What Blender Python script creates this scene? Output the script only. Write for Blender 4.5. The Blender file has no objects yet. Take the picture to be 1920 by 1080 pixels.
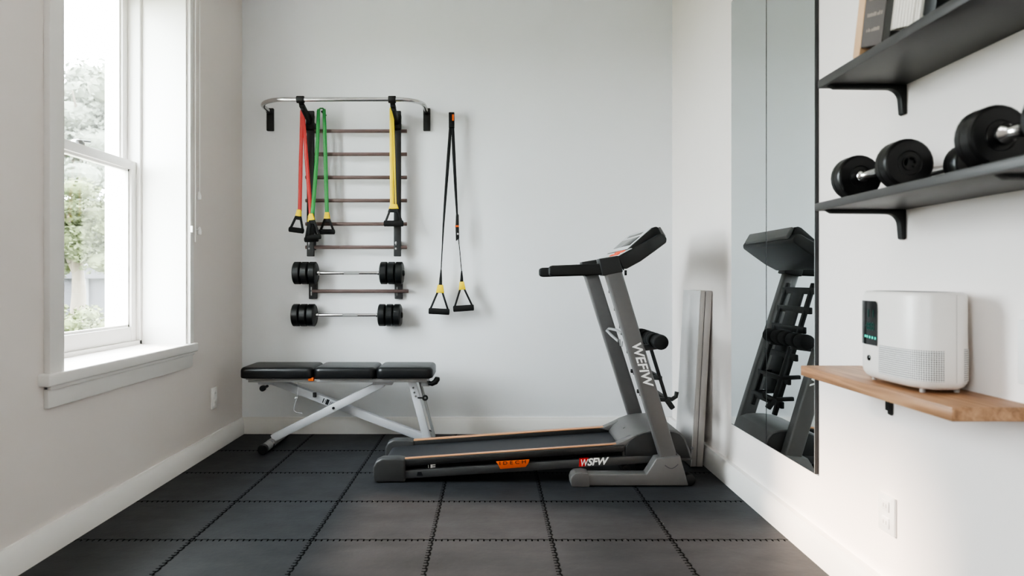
import bpy, bmesh, math, random
from mathutils import Vector, Matrix, Quaternion
random.seed(7)
C = bpy.context.scene.collection
PI = math.pi
F = 1293.0                       # focal length in pixels of the 1920 frame

def at(px, py, d):
    """world point seen at a pixel of the photograph, d metres in front of the camera plane"""
    return Vector(((px - 920) * d / F, d, 1 - (py - 524) * d / F))

# ------------------------------------------------------------------ materials
def lin(c):
    return tuple(((v / 255) / 12.92) if v / 255 <= 0.04045 else (((v / 255) + 0.055) / 1.055) ** 2.4 for v in c) + (1,)

def mat(name, rgb, rough=0.5, metal=0.0, var=0.06, scale=30.0, bump=0.0, bscale=200.0, spec=0.5, coat=0.0, emit=None, estr=1.0):
    m = bpy.data.materials.new(name); m.use_nodes = True
    nt = m.node_tree; n = nt.nodes; l = nt.links
    b = n['Principled BSDF']
    tc = n.new('ShaderNodeTexCoord')
    nz = n.new('ShaderNodeTexNoise'); nz.inputs['Scale'].default_value = scale; nz.inputs['Detail'].default_value = 3
    l.new(tc.outputs['Object'], nz.inputs['Vector'])
    mx = n.new('ShaderNodeMixRGB'); mx.blend_type = 'MIX'
    c = lin(rgb)
    mx.inputs[1].default_value = tuple(min(1, v * (1 - var)) for v in c[:3]) + (1,)
    mx.inputs[2].default_value = tuple(min(1, v * (1 + var)) for v in c[:3]) + (1,)
    l.new(nz.outputs['Fac'], mx.inputs[0]); l.new(mx.outputs[0], b.inputs['Base Color'])
    b.inputs['Roughness'].default_value = rough; b.inputs['Metallic'].default_value = metal
    b.inputs['Specular IOR Level'].default_value = spec
    b.inputs['Coat Weight'].default_value = coat
    if emit:
        b.inputs['Emission Color'].default_value = lin(emit); b.inputs['Emission Strength'].default_value = estr
    if bump:
        n2 = n.new('ShaderNodeTexNoise'); n2.inputs['Scale'].default_value = bscale
        l.new(tc.outputs['Object'], n2.inputs['Vector'])
        bp = n.new('ShaderNodeBump'); bp.inputs['Strength'].default_value = bump; bp.inputs['Distance'].default_value = 0.002
        l.new(n2.outputs['Fac'], bp.inputs['Height']); l.new(bp.outputs[0], b.inputs['Normal'])
    return m

M = {}
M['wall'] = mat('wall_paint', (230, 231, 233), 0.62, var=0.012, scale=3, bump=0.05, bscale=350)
M['wall_left'] = mat('wall_paint_shaded', (219, 212, 208), 0.65, var=0.012, scale=3, bump=0.05, bscale=350)  # wall paint darkened, the backlit wall's shade put into its colour
M['wall_right'] = mat('wall_paint_lit', (240, 233, 229), 0.6, var=0.012, scale=3, bump=0.05, bscale=350)  # wall paint lifted and warmed, the bright side's light put into its colour
M['ceiling'] = mat('ceiling_paint', (238, 238, 236), 0.7, var=0.01, scale=3)
M['trim'] = mat('trim_paint', (228, 225, 222), 0.4, var=0.01, scale=5)
M['wtrim'] = mat('window_paint', (222, 219, 216), 0.4, var=0.01, scale=5)
M['chrome'] = mat('brushed_steel', (205, 205, 205), 0.25, 1.0, var=0.05, scale=60)
M['chrome_bright'] = mat('chrome', (225, 225, 225), 0.12, 1.0, var=0.03, scale=60)
M['black_metal'] = mat('black_powder_coat', (34, 34, 33), 0.5, 0.0, var=0.1, bump=0.1, bscale=600)
M['rack'] = mat('charcoal_steel', (58, 58, 59), 0.5, 0.0, var=0.06, bump=0.05, bscale=500)
M['rung'] = mat('brown_rung', (112, 94, 90), 0.5, 0.0, var=0.12, scale=12)
M['rubber'] = mat('black_rubber', (30, 31, 32), 0.42, var=0.15, scale=40, bump=0.15, bscale=400)
M['plate'] = mat('plate_rubber', (30, 32, 33), 0.36, var=0.12, scale=40, bump=0.1, bscale=300)
M['dumbbell'] = mat('dumbbell_rubber', (31, 30, 30), 0.3, var=0.1, scale=40, bump=0.08, bscale=400)
M['nylon'] = mat('black_nylon', (26, 26, 27), 0.7, var=0.15, scale=80, bump=0.3, bscale=800)
M['foam'] = mat('black_foam', (32, 32, 32), 0.85, var=0.2, scale=90, bump=0.4, bscale=500)
M['red'] = mat('red_latex', (190, 62, 58), 0.5, var=0.06, scale=20)
M['green'] = mat('green_latex', (58, 140, 72), 0.5, var=0.06, scale=20)
M['yellow'] = mat('yellow_latex', (232, 202, 44), 0.5, var=0.05, scale=20)
M['yellow_tag'] = mat('yellow_tag', (235, 205, 35), 0.55, var=0.06, scale=60, bump=0.2, bscale=600)
M['orange'] = mat('orange_plastic', (226, 104, 38), 0.45, var=0.08, scale=30)
M['copper'] = mat('copper_strip', (212, 158, 118), 0.35, 0.45, var=0.05, scale=40)
M['vinyl'] = mat('black_vinyl', (30, 31, 33), 0.34, var=0.1, scale=30, bump=0.12, bscale=260)
M['silver'] = mat('silver_paint', (206, 208, 213), 0.38, 0.15, var=0.03, scale=20)
M['grey_paint'] = mat('grey_paint', (160, 160, 160), 0.45, 0.1, var=0.04, scale=20)
M['tread_grey'] = mat('treadmill_grey', (104, 102, 101), 0.42, 0.1, var=0.04, scale=40, bump=0.05, bscale=500)
M['tread_mid'] = mat('treadmill_midgrey', (72, 72, 73), 0.42, 0.1, var=0.05, scale=40, bump=0.05, bscale=500)
M['tread_dark'] = mat('treadmill_dark', (44, 44, 44), 0.45, var=0.06, scale=40, bump=0.05, bscale=500)
M['tread_black'] = mat('treadmill_black', (26, 26, 26), 0.5, var=0.08, scale=40, bump=0.06, bscale=500)
M['belt'] = mat('running_belt', (50, 51, 55), 0.5, var=0.1, scale=120, bump=0.3, bscale=700)
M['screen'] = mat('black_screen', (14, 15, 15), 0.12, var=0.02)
M['decal_grey'] = mat('pale_grey_decal', (196, 197, 200), 0.4, var=0.04, scale=60)
M['white_ink'] = mat('white_ink', (238, 238, 236), 0.5, var=0.02)
M['dark_ink'] = mat('dark_ink', (30, 32, 38), 0.6, var=0.05)
M['red_ink'] = mat('red_ink', (196, 30, 24), 0.5, var=0.04)
M['orange_ink'] = mat('orange_red_ink', (240, 96, 60), 0.5, var=0.05)
M['shelf_black'] = mat('black_laminate', (72, 70, 69), 0.42, var=0.04, scale=60, bump=0.06, bscale=500)
M['white_plastic'] = mat('white_plastic', (238, 236, 234), 0.32, var=0.01)
M['purifier'] = mat('purifier_shell', (228, 222, 217), 0.33, var=0.01)
M['seam'] = mat('shadow_seam', (176, 170, 165), 0.6, var=0.02)
M['teal'] = mat('teal_led', (60, 190, 165), 0.5, emit=(70, 215, 190), estr=0.35)
M['teal_dim'] = mat('teal_led_dim', (30, 80, 72), 0.5, emit=(50, 150, 130), estr=0.05)
M['panel'] = mat('white_gloss_panel', (226, 224, 223), 0.25, var=0.01)
M['panel_edge'] = mat('panel_edge', (176, 170, 166), 0.45, var=0.03)
M['tan'] = mat('tan_cover', (214, 178, 142), 0.6, var=0.05, scale=20)
M['book_grey'] = mat('grey_book_cloth', (104, 98, 95), 0.7, var=0.06, scale=60, bump=0.2, bscale=600)
M['book_dark'] = mat('dark_book_cloth', (50, 46, 42), 0.65, var=0.08, scale=60)
M['book_ink'] = mat('pale_book_ink', (150, 140, 130), 0.6, var=0.1, scale=200)
M['leaf_pale'] = mat('pale_leaves', (98, 101, 90), 0.9, var=0.3, scale=6)
M['leaf_green'] = mat('green_leaves', (74, 79, 52), 0.9, var=0.4, scale=7)
M['leaf_hedge'] = mat('hedge_leaves', (82, 87, 58), 0.9, var=0.4, scale=9)
M['bark'] = mat('bark', (96, 88, 78), 0.9, var=0.2, scale=15)
M['shed'] = mat('shed_boards', (70, 68, 72), 0.8, var=0.1, scale=10)
M['shed_post'] = mat('shed_post', (140, 140, 142), 0.7, var=0.04)
M['cap_fastener'] = mat('steel_screw', (150, 150, 150), 0.35, 0.9, var=0.05)

def wood():
    m = mat('oak_shelf', (178, 134, 96), 0.42); nt = m.node_tree; n = nt.nodes; l = nt.links
    b = n['Principled BSDF']; tc = n.new('ShaderNodeTexCoord'); mp = n.new('ShaderNodeMapping')
    mp.inputs['Scale'].default_value = (28, 1.6, 28); l.new(tc.outputs['Object'], mp.inputs[0])
    a = n.new('ShaderNodeTexNoise'); a.inputs['Scale'].default_value = 2.2; a.inputs['Detail'].default_value = 6; a.inputs['Distortion'].default_value = 0.6
    l.new(mp.outputs[0], a.inputs['Vector'])
    r = n.new('ShaderNodeValToRGB'); e = r.color_ramp.elements
    e[0].position = 0.3; e[0].color = lin((136, 100, 72)); e[1].position = 0.72; e[1].color = lin((190, 152, 118))
    k = r.color_ramp.elements.new(0.5); k.color = lin((166, 126, 94))
    l.new(a.outputs['Fac'], r.inputs[0]); l.new(r.outputs[0], b.inputs['Base Color'])
    return m
M['wood'] = wood()

def mirror_mat():
    m = mat('mirror_silver', (226, 232, 233), 0.0, 1.0, var=0.0); return m
M['mirror'] = mirror_mat()

def glass():
    m = bpy.data.materials.new('window_glass'); m.use_nodes = True
    nt = m.node_tree; n = nt.nodes; l = nt.links; n.clear()
    o = n.new('ShaderNodeOutputMaterial'); t = n.new('ShaderNodeBsdfTransparent'); g = n.new('ShaderNodeBsdfGlossy')
    g.inputs['Roughness'].default_value = 0.02; g.inputs['Color'].default_value = (1, 1, 1, 1)
    t.inputs['Color'].default_value = (0.96, 0.98, 0.97, 1)
    mx = n.new('ShaderNodeMixShader'); mx.inputs[0].default_value = 0.06
    l.new(t.outputs[0], mx.inputs[1]); l.new(g.outputs[0], mx.inputs[2]); l.new(mx.outputs[0], o.inputs[0])
    return m
M['glass'] = glass()

def grille_mat():
    m = mat('perforated_plastic', (226, 222, 218), 0.45); nt = m.node_tree; n = nt.nodes; l = nt.links
    b = n['Principled BSDF']; uv = n.new('ShaderNodeUVMap'); mp = n.new('ShaderNodeVectorMath'); mp.operation = 'FRACTION'
    l.new(uv.outputs[0], mp.inputs[0])
    sub = n.new('ShaderNodeVectorMath'); sub.operation = 'SUBTRACT'; sub.inputs[1].default_value = (0.5, 0.5, 0); l.new(mp.outputs[0], sub.inputs[0])
    ab = n.new('ShaderNodeVectorMath'); ab.operation = 'ABSOLUTE'; l.new(sub.outputs[0], ab.inputs[0])
    s = n.new('ShaderNodeSeparateXYZ'); l.new(ab.outputs[0], s.inputs[0])
    mxm = n.new('ShaderNodeMath'); mxm.operation = 'MAXIMUM'; l.new(s.outputs[0], mxm.inputs[0]); l.new(s.outputs[1], mxm.inputs[1])
    lt = n.new('ShaderNodeMath'); lt.operation = 'LESS_THAN'; lt.inputs[1].default_value = 0.31; l.new(mxm.outputs[0], lt.inputs[0])
    mx = n.new('ShaderNodeMixRGB'); mx.inputs[1].default_value = lin((232, 229, 226)); mx.inputs[2].default_value = lin((50, 46, 44))
    l.new(lt.outputs[0], mx.inputs[0]); l.new(mx.outputs[0], b.inputs['Base Color'])
    return m
M['grille'] = grille_mat()

TILE = 0.4607; X0 = -0.2216; Y0 = 2.650
def floor_mat():
    m = bpy.data.materials.new('interlocking_rubber_tiles'); m.use_nodes = True
    nt = m.node_tree; n = nt.nodes; l = nt.links; b = n['Principled BSDF']
    geo = n.new('ShaderNodeNewGeometry'); sp = n.new('ShaderNodeSeparateXYZ'); l.new(geo.outputs['Position'], sp.inputs[0])
    def math_(op, a, bb=None, c=None):
        k = n.new('ShaderNodeMath'); k.operation = op
        for i, v in enumerate((a, bb, c)):
            if v is None: continue
            if isinstance(v, (int, float)): k.inputs[i].default_value = v
            else: l.new(v, k.inputs[i])
        return k.outputs[0]
    u = math_('DIVIDE', math_('SUBTRACT', sp.outputs[0], X0), TILE)
    v = math_('DIVIDE', math_('SUBTRACT', sp.outputs[1], Y0), TILE)
    def seam(a, along, N, amp, w):
        d = math_('MULTIPLY', math_('SUBTRACT', math_('FRACT', math_('ADD', a, 0.5)), 0.5), TILE)
        tooth = math_('SUBTRACT', math_('PINGPONG', math_('MULTIPLY', along, N), 0.5), 0.25)   # saw shape along the joint
        sq = math_('MULTIPLY', math_('SIGN', tooth), amp)
        dd = math_('ABSOLUTE', math_('ADD', d, sq))
        line = math_('SUBTRACT', 1.0, math_('SMOOTH_MIN', math_('DIVIDE', dd, w), 1.0, 0.2))
        # short cuts that run out from the joint between the teeth
        near = math_('LESS_THAN', math_('ABSOLUTE', math_('ADD', d, 0.006)), 0.0095)
        edge = math_('LESS_THAN', math_('ABSOLUTE', tooth), 0.06)
        return math_('MAXIMUM', math_('MAXIMUM', line, 0), math_('MULTIPLY', near, edge)), d
    s1, d1 = seam(u, v, 10, 0.0020, 0.0058)
    s2, d2 = seam(v, u, 10, 0.0022, 0.0066)
    sm = math_('MINIMUM', math_('MAXIMUM', s1, s2), 1.0)
    # base rubber
    nz = n.new('ShaderNodeTexNoise'); nz.inputs['Scale'].default_value = 5; nz.inputs['Detail'].default_value = 6; nz.inputs['Roughness'].default_value = 0.65
    mpp = n.new('ShaderNodeMapping'); mpp.inputs['Scale'].default_value = (0.6, 1.6, 1); l.new(geo.outputs['Position'], mpp.inputs[0]); l.new(mpp.outputs[0], nz.inputs['Vector'])
    rr = n.new('ShaderNodeValToRGB'); e = rr.color_ramp.elements
    e[0].position = 0.3; e[0].color = lin((43, 44, 47)); e[1].position = 0.75; e[1].color = lin((57, 58, 62))
    l.new(nz.outputs['Fac'], rr.inputs[0])
    mx = n.new('ShaderNodeMixRGB'); l.new(sm, mx.inputs[0]); l.new(rr.outputs[0], mx.inputs[1]); mx.inputs[2].default_value = lin((2, 2, 2))
    # pale specks painted near the joints as small glints of light
    vo = n.new('ShaderNodeTexVoronoi'); vo.inputs['Scale'].default_value = 26; l.new(geo.outputs['Position'], vo.inputs['Vector'])
    spk = math_('LESS_THAN', vo.outputs['Distance'], 0.075)
    nearj = math_('LESS_THAN', math_('MINIMUM', math_('ABSOLUTE', d1), math_('ABSOLUTE', d2)), 0.011)
    spk = math_('MULTIPLY', spk, nearj)
    mx2 = n.new('ShaderNodeMixRGB'); l.new(spk, mx2.inputs[0]); l.new(mx.outputs[0], mx2.inputs[1]); mx2.inputs[2].default_value = lin((120, 118, 114))
    l.new(mx2.outputs[0], b.inputs['Base Color'])
    l.new(math_('MULTIPLY', math_('SUBTRACT', 1.0, sm), 0.4), b.inputs['Specular IOR Level'])
    n3 = n.new('ShaderNodeTexNoise'); n3.inputs['Scale'].default_value = 9; n3.inputs['Detail'].default_value = 5; l.new(geo.outputs['Position'], n3.inputs['Vector'])
    mr = n.new('ShaderNodeMapRange'); mr.inputs['To Min'].default_value = 0.44; mr.inputs['To Max'].default_value = 0.6
    l.new(n3.outputs['Fac'], mr.inputs[0]); l.new(mr.outputs[0], b.inputs['Roughness'])
    n4 = n.new('ShaderNodeTexNoise'); n4.inputs['Scale'].default_value = 45; n4.inputs['Detail'].default_value = 6; l.new(geo.outputs['Position'], n4.inputs['Vector'])
    h = math_('SUBTRACT', math_('MULTIPLY', n4.outputs['Fac'], 0.5), math_('MULTIPLY', sm, 1.5))
    bp = n.new('ShaderNodeBump'); bp.inputs['Strength'].default_value = 0.35; bp.inputs['Distance'].default_value = 0.004
    l.new(h, bp.inputs['Height']); l.new(bp.outputs[0], b.inputs['Normal'])
    return m
M['floor'] = floor_mat()

# ------------------------------------------------------------------ mesh builder
class MB:
    def __init__(s): s.bm = bmesh.new()
    def _merge(s, b, bevel=0, seg=2, angle=30):
        if bevel:
            es = [e for e in b.edges if len(e.link_faces) == 2 and e.calc_face_angle(0) > math.radians(angle)]
            bmesh.ops.bevel(b, geom=es, offset=bevel, segments=seg, profile=0.5, affect='EDGES', clamp_overlap=True)
        me = bpy.data.meshes.new('tmp'); b.to_mesh(me); b.free()
        s.bm.from_mesh(me); bpy.data.meshes.remove(me); return s
    def box(s, lo, hi, bevel=0, seg=2):
        b = bmesh.new(); lo = Vector(lo); hi = Vector(hi)
        bmesh.ops.create_cube(b, size=1, matrix=Matrix.Translation((lo + hi) / 2) @ Matrix.Diagonal(((hi - lo).x, (hi - lo).y, (hi - lo).z, 1)))
        return s._merge(b, bevel, seg)
    def obox(s, c, size, q, bevel=0, seg=2):
        b = bmesh.new(); bmesh.ops.create_cube(b, size=1, matrix=Matrix.Translation(c) @ q.to_matrix().to_4x4() @ Matrix.Diagonal((size[0], size[1], size[2], 1)))
        return s._merge(b, bevel, seg)
    def bar(s, p0, p1, w, t, up=(0, 1, 0), bevel=0.003, seg=2):
        """rectangular bar p0->p1; t along `up`, w across"""
        p0 = Vector(p0); p1 = Vector(p1); d = (p1 - p0); L = d.length; d.normalize()
        y = Vector(up); y = (y - d * y.dot(d)).normalized(); x = y.cross(d)
        q = Matrix((x, y, d)).transposed().to_quaternion()
        return s.obox((p0 + p1) / 2, (w, t, L), q, bevel, seg)
    def prism(s, pts, y0, y1, axis='y', bevel=0, seg=2, angle=30):
        """polygon (a,b) extruded: axis y -> (x,z); x -> (y,z); z -> (x,y)"""
        b = bmesh.new()
        f = {'y': lambda a, c, t: (a, t, c), 'x': lambda a, c, t: (t, a, c), 'z': lambda a, c, t: (a, c, t)}[axis]
        v0 = [b.verts.new(f(a, c, y0)) for a, c in pts]; v1 = [b.verts.new(f(a, c, y1)) for a, c in pts]
        b.faces.new(v0); b.faces.new(v1)
        for i in range(len(pts)):
            j = (i + 1) % len(pts); b.faces.new((v0[i], v0[j], v1[j], v1[i]))
        bmesh.ops.recalc_face_normals(b, faces=b.faces)
        return s._merge(b, bevel, seg, angle)
    def cyl(s, p0, p1, r, r2=None, seg=24, bevel=0, bseg=2):
        p0 = Vector(p0); p1 = Vector(p1); d = p1 - p0; q = d.to_track_quat('Z', 'Y')
        b = bmesh.new(); bmesh.ops.create_cone(b, cap_ends=True, segments=seg, radius1=r, radius2=r if r2 is None else r2, depth=d.length,
                                               matrix=Matrix.Translation((p0 + p1) / 2) @ q.to_matrix().to_4x4())
        return s._merge(b, bevel, bseg, 50)
    def lathe(s, p0, axis, prof, seg=32, cap=True):
        """prof: list of (distance along axis, radius)"""
        p0 = Vector(p0); d = Vector(axis).normalized(); q = d.to_track_quat('Z', 'Y'); X = q @ Vector((1, 0, 0)); Y = q @ Vector((0, 1, 0))
        b = bmesh.new(); rings = []
        for h, r in prof:
            if r < 1e-6: rings.append([b.verts.new(p0 + d * h)])
            else: rings.append([b.verts.new(p0 + d * h + (X * math.cos(2 * PI * k / seg) + Y * math.sin(2 * PI * k / seg)) * r) for k in range(seg)])
        for A, B in zip(rings, rings[1:]):
            for k in range(seg):
                j = (k + 1) % seg
                if len(A) == 1 and len(B) == 1: continue
                if len(A) == 1: b.faces.new((A[0], B[j], B[k]))
                elif len(B) == 1: b.faces.new((A[k], A[j], B[0]))
                else: b.faces.new((A[k], A[j], B[j], B[k]))
        for R in (rings[0], rings[-1]):
            if cap and len(R) > 2: b.faces.new(R)
        bmesh.ops.recalc_face_normals(b, faces=b.faces)
        return s._merge(b)
    def sweep(s, pts, rx, ry=None, seg=12, up=(0, 1, 0), closed=False, square=False):
        """elliptic (or square) tube along points; ry along `up`, rx across. rx may be a list."""
        pts = [Vector(p) for p in pts]; n = len(pts); b = bmesh.new(); rings = []
        for i, p in enumerate(pts):
            a = pts[(i - 1) % n] if (closed or i) else p; c = pts[(i + 1) % n] if (closed or i < n - 1) else p
            d = (c - a).normalized(); y = Vector(up); y = y - d * y.dot(d)
            if y.length < 1e-4: y = d.orthogonal()
            y.normalize(); x = y.cross(d)
            w = rx[i] if isinstance(rx, (list, tuple)) else rx
            h = (ry if ry is not None else w)
            if square: cs = [(-w, -h), (w, -h), (w, h), (-w, h)]
            else: cs = [(w * math.cos(2 * PI * k / seg), h * math.sin(2 * PI * k / seg)) for k in range(seg)]
            rings.append([b.verts.new(p + x * u + y * v) for u, v in cs])
        m = len(rings[0]); R = rings + ([rings[0]] if closed else [])
        for A, B in zip(R, R[1:]):
            for k in range(m):
                j = (k + 1) % m; b.faces.new((A[k], A[j], B[j], B[k]))
        if not closed: b.faces.new(rings[0]); b.faces.new(rings[-1])
        bmesh.ops.recalc_face_normals(b, faces=b.faces)
        return s._merge(b)
    def ball(s, c, r, sub=2, sc=(1, 1, 1)):
        b = bmesh.new(); bmesh.ops.create_icosphere(b, subdivisions=sub, radius=r, matrix=Matrix.Translation(c) @ Matrix.Diagonal((sc[0], sc[1], sc[2], 1)))
        return s._merge(b)
    def text(s, string, origin, xd, yd, size, shear=0.0, offset=0.0, thick=0.0006, align='LEFT', sx=1.0, spacing=1.0):
        cu = bpy.data.curves.new('t', 'FONT'); cu.body = string; cu.size = size; cu.shear = shear; cu.offset = offset; cu.align_x = align; cu.extrude = thick
        cu.space_character = spacing; cu.resolution_u = 3
        ob = bpy.data.objects.new('t', cu); C.objects.link(ob); bpy.context.view_layer.update()
        me = bpy.data.meshes.new_from_object(ob.evaluated_get(bpy.context.evaluated_depsgraph_get()))
        xd = Vector(xd).normalized(); yd = Vector(yd).normalized(); zd = xd.cross(yd); o = Vector(origin)
        for v in me.vertices: v.co = o + xd * v.co.x * sx + yd * v.co.y + zd * v.co.z
        bpy.data.objects.remove(ob); bpy.data.curves.remove(cu)
        s.bm.from_mesh(me); bpy.data.meshes.remove(me); return s
    def build(s, name, material, parent=None, smooth=35):
        me = bpy.data.meshes.new(name)
        off = Vector((0, 0, 0))
        p = parent
        while p is not None:
            off += Vector(p.location); p = p.parent
        if parent is None:
            off = s.origin() if getattr(s, 'rebase', False) else off
        for v in s.bm.verts: v.co -= off
        s.bm.to_mesh(me); s.bm.free()
        me.materials.append(material)
        if smooth:
            for p in me.polygons: p.use_smooth = True
            me.set_sharp_from_angle(angle=math.radians(smooth))
        o = bpy.data.objects.new(name, me); C.objects.link(o)
        if parent is not None: o.parent = parent
        elif getattr(s, 'rebase', False): o.location = off
        return o
    def origin(s):
        xs = [v.co for v in s.bm.verts]
        return Vector(((min(v.x for v in xs) + max(v.x for v in xs)) / 2, (min(v.y for v in xs) + max(v.y for v in xs)) / 2, min(v.z for v in xs)))

def tag(o, label, cat, group=None):
    o['label'] = label; o['category'] = cat
    if group: o['group'] = group
    return o
def thing(name, label, cat, loc, group=None):
    o = bpy.data.objects.new(name, None); C.objects.link(o); o.location = loc; o.empty_display_size = 0.1
    return tag(o, label, cat, group)
def struct(name, mb, m, smooth=35):
    o = mb.build(name, m, None, smooth); o['kind'] = 'structure'; return o
def sroot(name, loc):
    o = bpy.data.objects.new(name, None); C.objects.link(o); o.location = loc; o['kind'] = 'structure'; return o
def copy_tree(o, parent=None):
    c = o.copy(); C.objects.link(c); c.parent = parent
    for ch in [x for x in bpy.data.objects if x.parent == o]: copy_tree(ch, c)
    return c

# ------------------------------------------------------------------ room shell
XL, XR, YB, YF, ZC = -1.615, 1.18, 4.48, -2.6, 2.92
TL = 0.43                                              # thickness of the left (outer) wall
W1 = (2.575, 3.655, 0.66, 2.56)                        # visible window: y0,y1,z0,z1
W_FILL = (-2.0, -0.75, 0.66, 2.56)                         # unseen second window, added to let in more daylight
struct('floor', MB().box((XL, YF, -0.1), (XR, YB, 0)), M['floor'], 0)
struct('ceiling', MB().box((XL - TL, YF - 0.2, ZC), (XR + 0.15, YB + 0.15, ZC + 0.1)), M['ceiling'], 0)
struct('wall_back', MB().box((XL - TL, YB, -0.1), (XR + 0.15, YB + 0.15, ZC)), M['wall'], 0)
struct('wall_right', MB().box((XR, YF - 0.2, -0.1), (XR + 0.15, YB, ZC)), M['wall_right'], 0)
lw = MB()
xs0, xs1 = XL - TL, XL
lw.box((xs0, YF - 0.2, -0.1), (xs1, W_FILL[0], ZC)); lw.box((xs0, W_FILL[1], -0.1), (xs1, W1[0], ZC)); lw.box((xs0, W1[1], -0.1), (xs1, YB, ZC))
for w in (W1, W_FILL):
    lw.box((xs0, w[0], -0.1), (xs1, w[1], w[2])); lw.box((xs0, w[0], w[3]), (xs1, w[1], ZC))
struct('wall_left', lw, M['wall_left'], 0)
struct('wall_front', MB().box((XL - TL, YF - 0.2, -0.1), (XR + 0.15, YF, ZC)), M['wall'], 0)

def baseboard(name, prof_pts, axis, a, b):
    struct(name, MB().prism(prof_pts, a, b, axis), M['trim'])
H = 0.107
baseboard('baseboard_back', [(YB, 0), (YB - 0.02, 0), (YB - 0.02, H - 0.022), (YB - 0.013, H - 0.012), (YB - 0.01, H), (YB, H)], 'x', XL, XR)
baseboard('baseboard_left', [(XL, 0), (XL + 0.02, 0), (XL + 0.02, H - 0.022), (XL + 0.013, H - 0.012), (XL + 0.01, H), (XL, H)], 'y', YF, YB)
baseboard('baseboard_right', [(XR, 0), (XR - 0.036, 0), (XR - 0.036, H - 0.026), (XR - 0.028, H - 0.012), (XR - 0.024, H), (XR, H)], 'y', YF, YB)

# ------------------------------------------------------------------ window
def window(name, w, detail=True):
    y0, y1, z0, z1 = w
    r = sroot(name, (XL, (y0 + y1) / 2, z0))
    xi = XL + 0.012                                    # face of the casing
    c = MB()
    c.box((XL, y0 - 0.085, z0), (xi + 0.012, y0, z1 + 0.09), 0.002); c.box((XL, y1, z0), (xi + 0.012, y1 + 0.042, z1 + 0.09), 0.002)
    c.box((XL, y0 - 0.085, z1), (xi + 0.014, y1 + 0.042, z1 + 0.09), 0.002)
    c.build('casing', M['wtrim'], r)
    # jamb lining of the deep reveal
    j = MB(); j.box((xs0 + 0.02, y0, z0), (XL + 0.004, y0 + 0.012, z1)); j.box((xs0 + 0.02, y1 - 0.012, z0), (XL + 0.004, y1, z1)); j.box((xs0 + 0.02, y0, z1 - 0.012), (XL + 0.004, y1, z1))
    j.build('jamb_lining', M['trim'], r)
    MB().box((xs0 - 0.03, y0 - 0.0, z0 - 0.03), (XL, y1, z0), 0).build('sill_board', M['trim'], r)
    s = MB(); s.box((XL - 0.01, y0 - 0.115, z0 - 0.045), (XL + 0.042, y1 + 0.06, z0 + 0.0), 0.006, 3); s.build('stool', M['wtrim'], r)
    a = MB(); a.box((XL, y0 - 0.085, z0 - 0.128), (XL + 0.018, y1 + 0.045, z0 - 0.045), 0.003); a.box((XL, y0 - 0.085, z0 - 0.062), (XL + 0.028, y1 + 0.045, z0 - 0.045), 0.004); a.build('apron', M['wtrim'], r)
    xw = XL - 0.245                                    # inner face of the lower sash
    zm = 1.615
    fr = MB()                                          # fixed frame with parting beads
    for (ya, yb) in ((y0 + 0.012, y0 + 0.034), (y1 - 0.034, y1 - 0.012)):
        fr.box((xw - 0.1, ya, z0), (xw + 0.018, yb, z1), 0.002)
    fr.box((xw - 0.1, y0 + 0.012, z0), (xw + 0.018, y1 - 0.012, z0 + 0.02)); fr.box((xw - 0.1, y0 + 0.012, z1 - 0.03), (xw + 0.018, y1 - 0.012, z1 - 0.01))
    fr.build('window_frame', M['trim'], r)
    def sash(nm, x, za, zb, rail_top, rail_bot, parent):
        m = MB(); st = 0.05
        ya, yb = y0 + 0.034, y1 - 0.034
        m.box((x - 0.04, ya, za), (x, ya + st, zb), 0.003); m.box((x - 0.04, yb - st, za), (x, yb, zb), 0.003)
        m.box((x - 0.04, ya + st, za), (x, yb - st, za + rail_bot), 0.003); m.box((x - 0.04, ya + st, zb - rail_top), (x, yb - st, zb), 0.003)
        # glazing bead
        for (p, q) in (((x - 0.006 - 0.02, ya + st, za + rail_bot), (x - 0.012, ya + st + 0.012, zb - rail_top)), ((x - 0.026, yb - st - 0.012, za + rail_bot), (x - 0.012, yb - st, zb - rail_top)),
                       ((x - 0.026, ya + st, za + rail_bot), (x - 0.012, yb - st, za + rail_bot + 0.012)), ((x - 0.026, ya + st, zb - rail_top - 0.012), (x - 0.012, yb - st, zb - rail_top))):
            m.box(p, q)
        o = m.build(nm, M['trim'], parent)
        MB().box((x - 0.024, ya + st - 0.005, za + rail_bot - 0.005), (x - 0.02, yb - st + 0.005, zb - rail_top + 0.005)).build('pane', M['glass'], o)
        return o
    sash('lower_sash', xw, z0 + 0.02, zm, 0.045, 0.075, r)
    sash('upper_sash', xw - 0.045, zm - 0.045, z1 - 0.03, 0.05, 0.045, r)
    ym = (y0 + y1) / 2
    k = MB(); k.lathe((xw - 0.03, ym + 0.04, zm), (0, 0, 1), [(0, 0.03), (0.01, 0.03), (0.022, 0.022), (0.028, 0.0)], 20); k.bar((xw - 0.03, ym + 0.04, zm + 0.02), (xw + 0.0, ym + 0.09, zm + 0.024), 0.014, 0.01, (0, 0, 1))
    k.build('sash_lock', M['cap_fastener'], r)
    return r
window('window_1', W1); window('window_fill', W_FILL)

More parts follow.
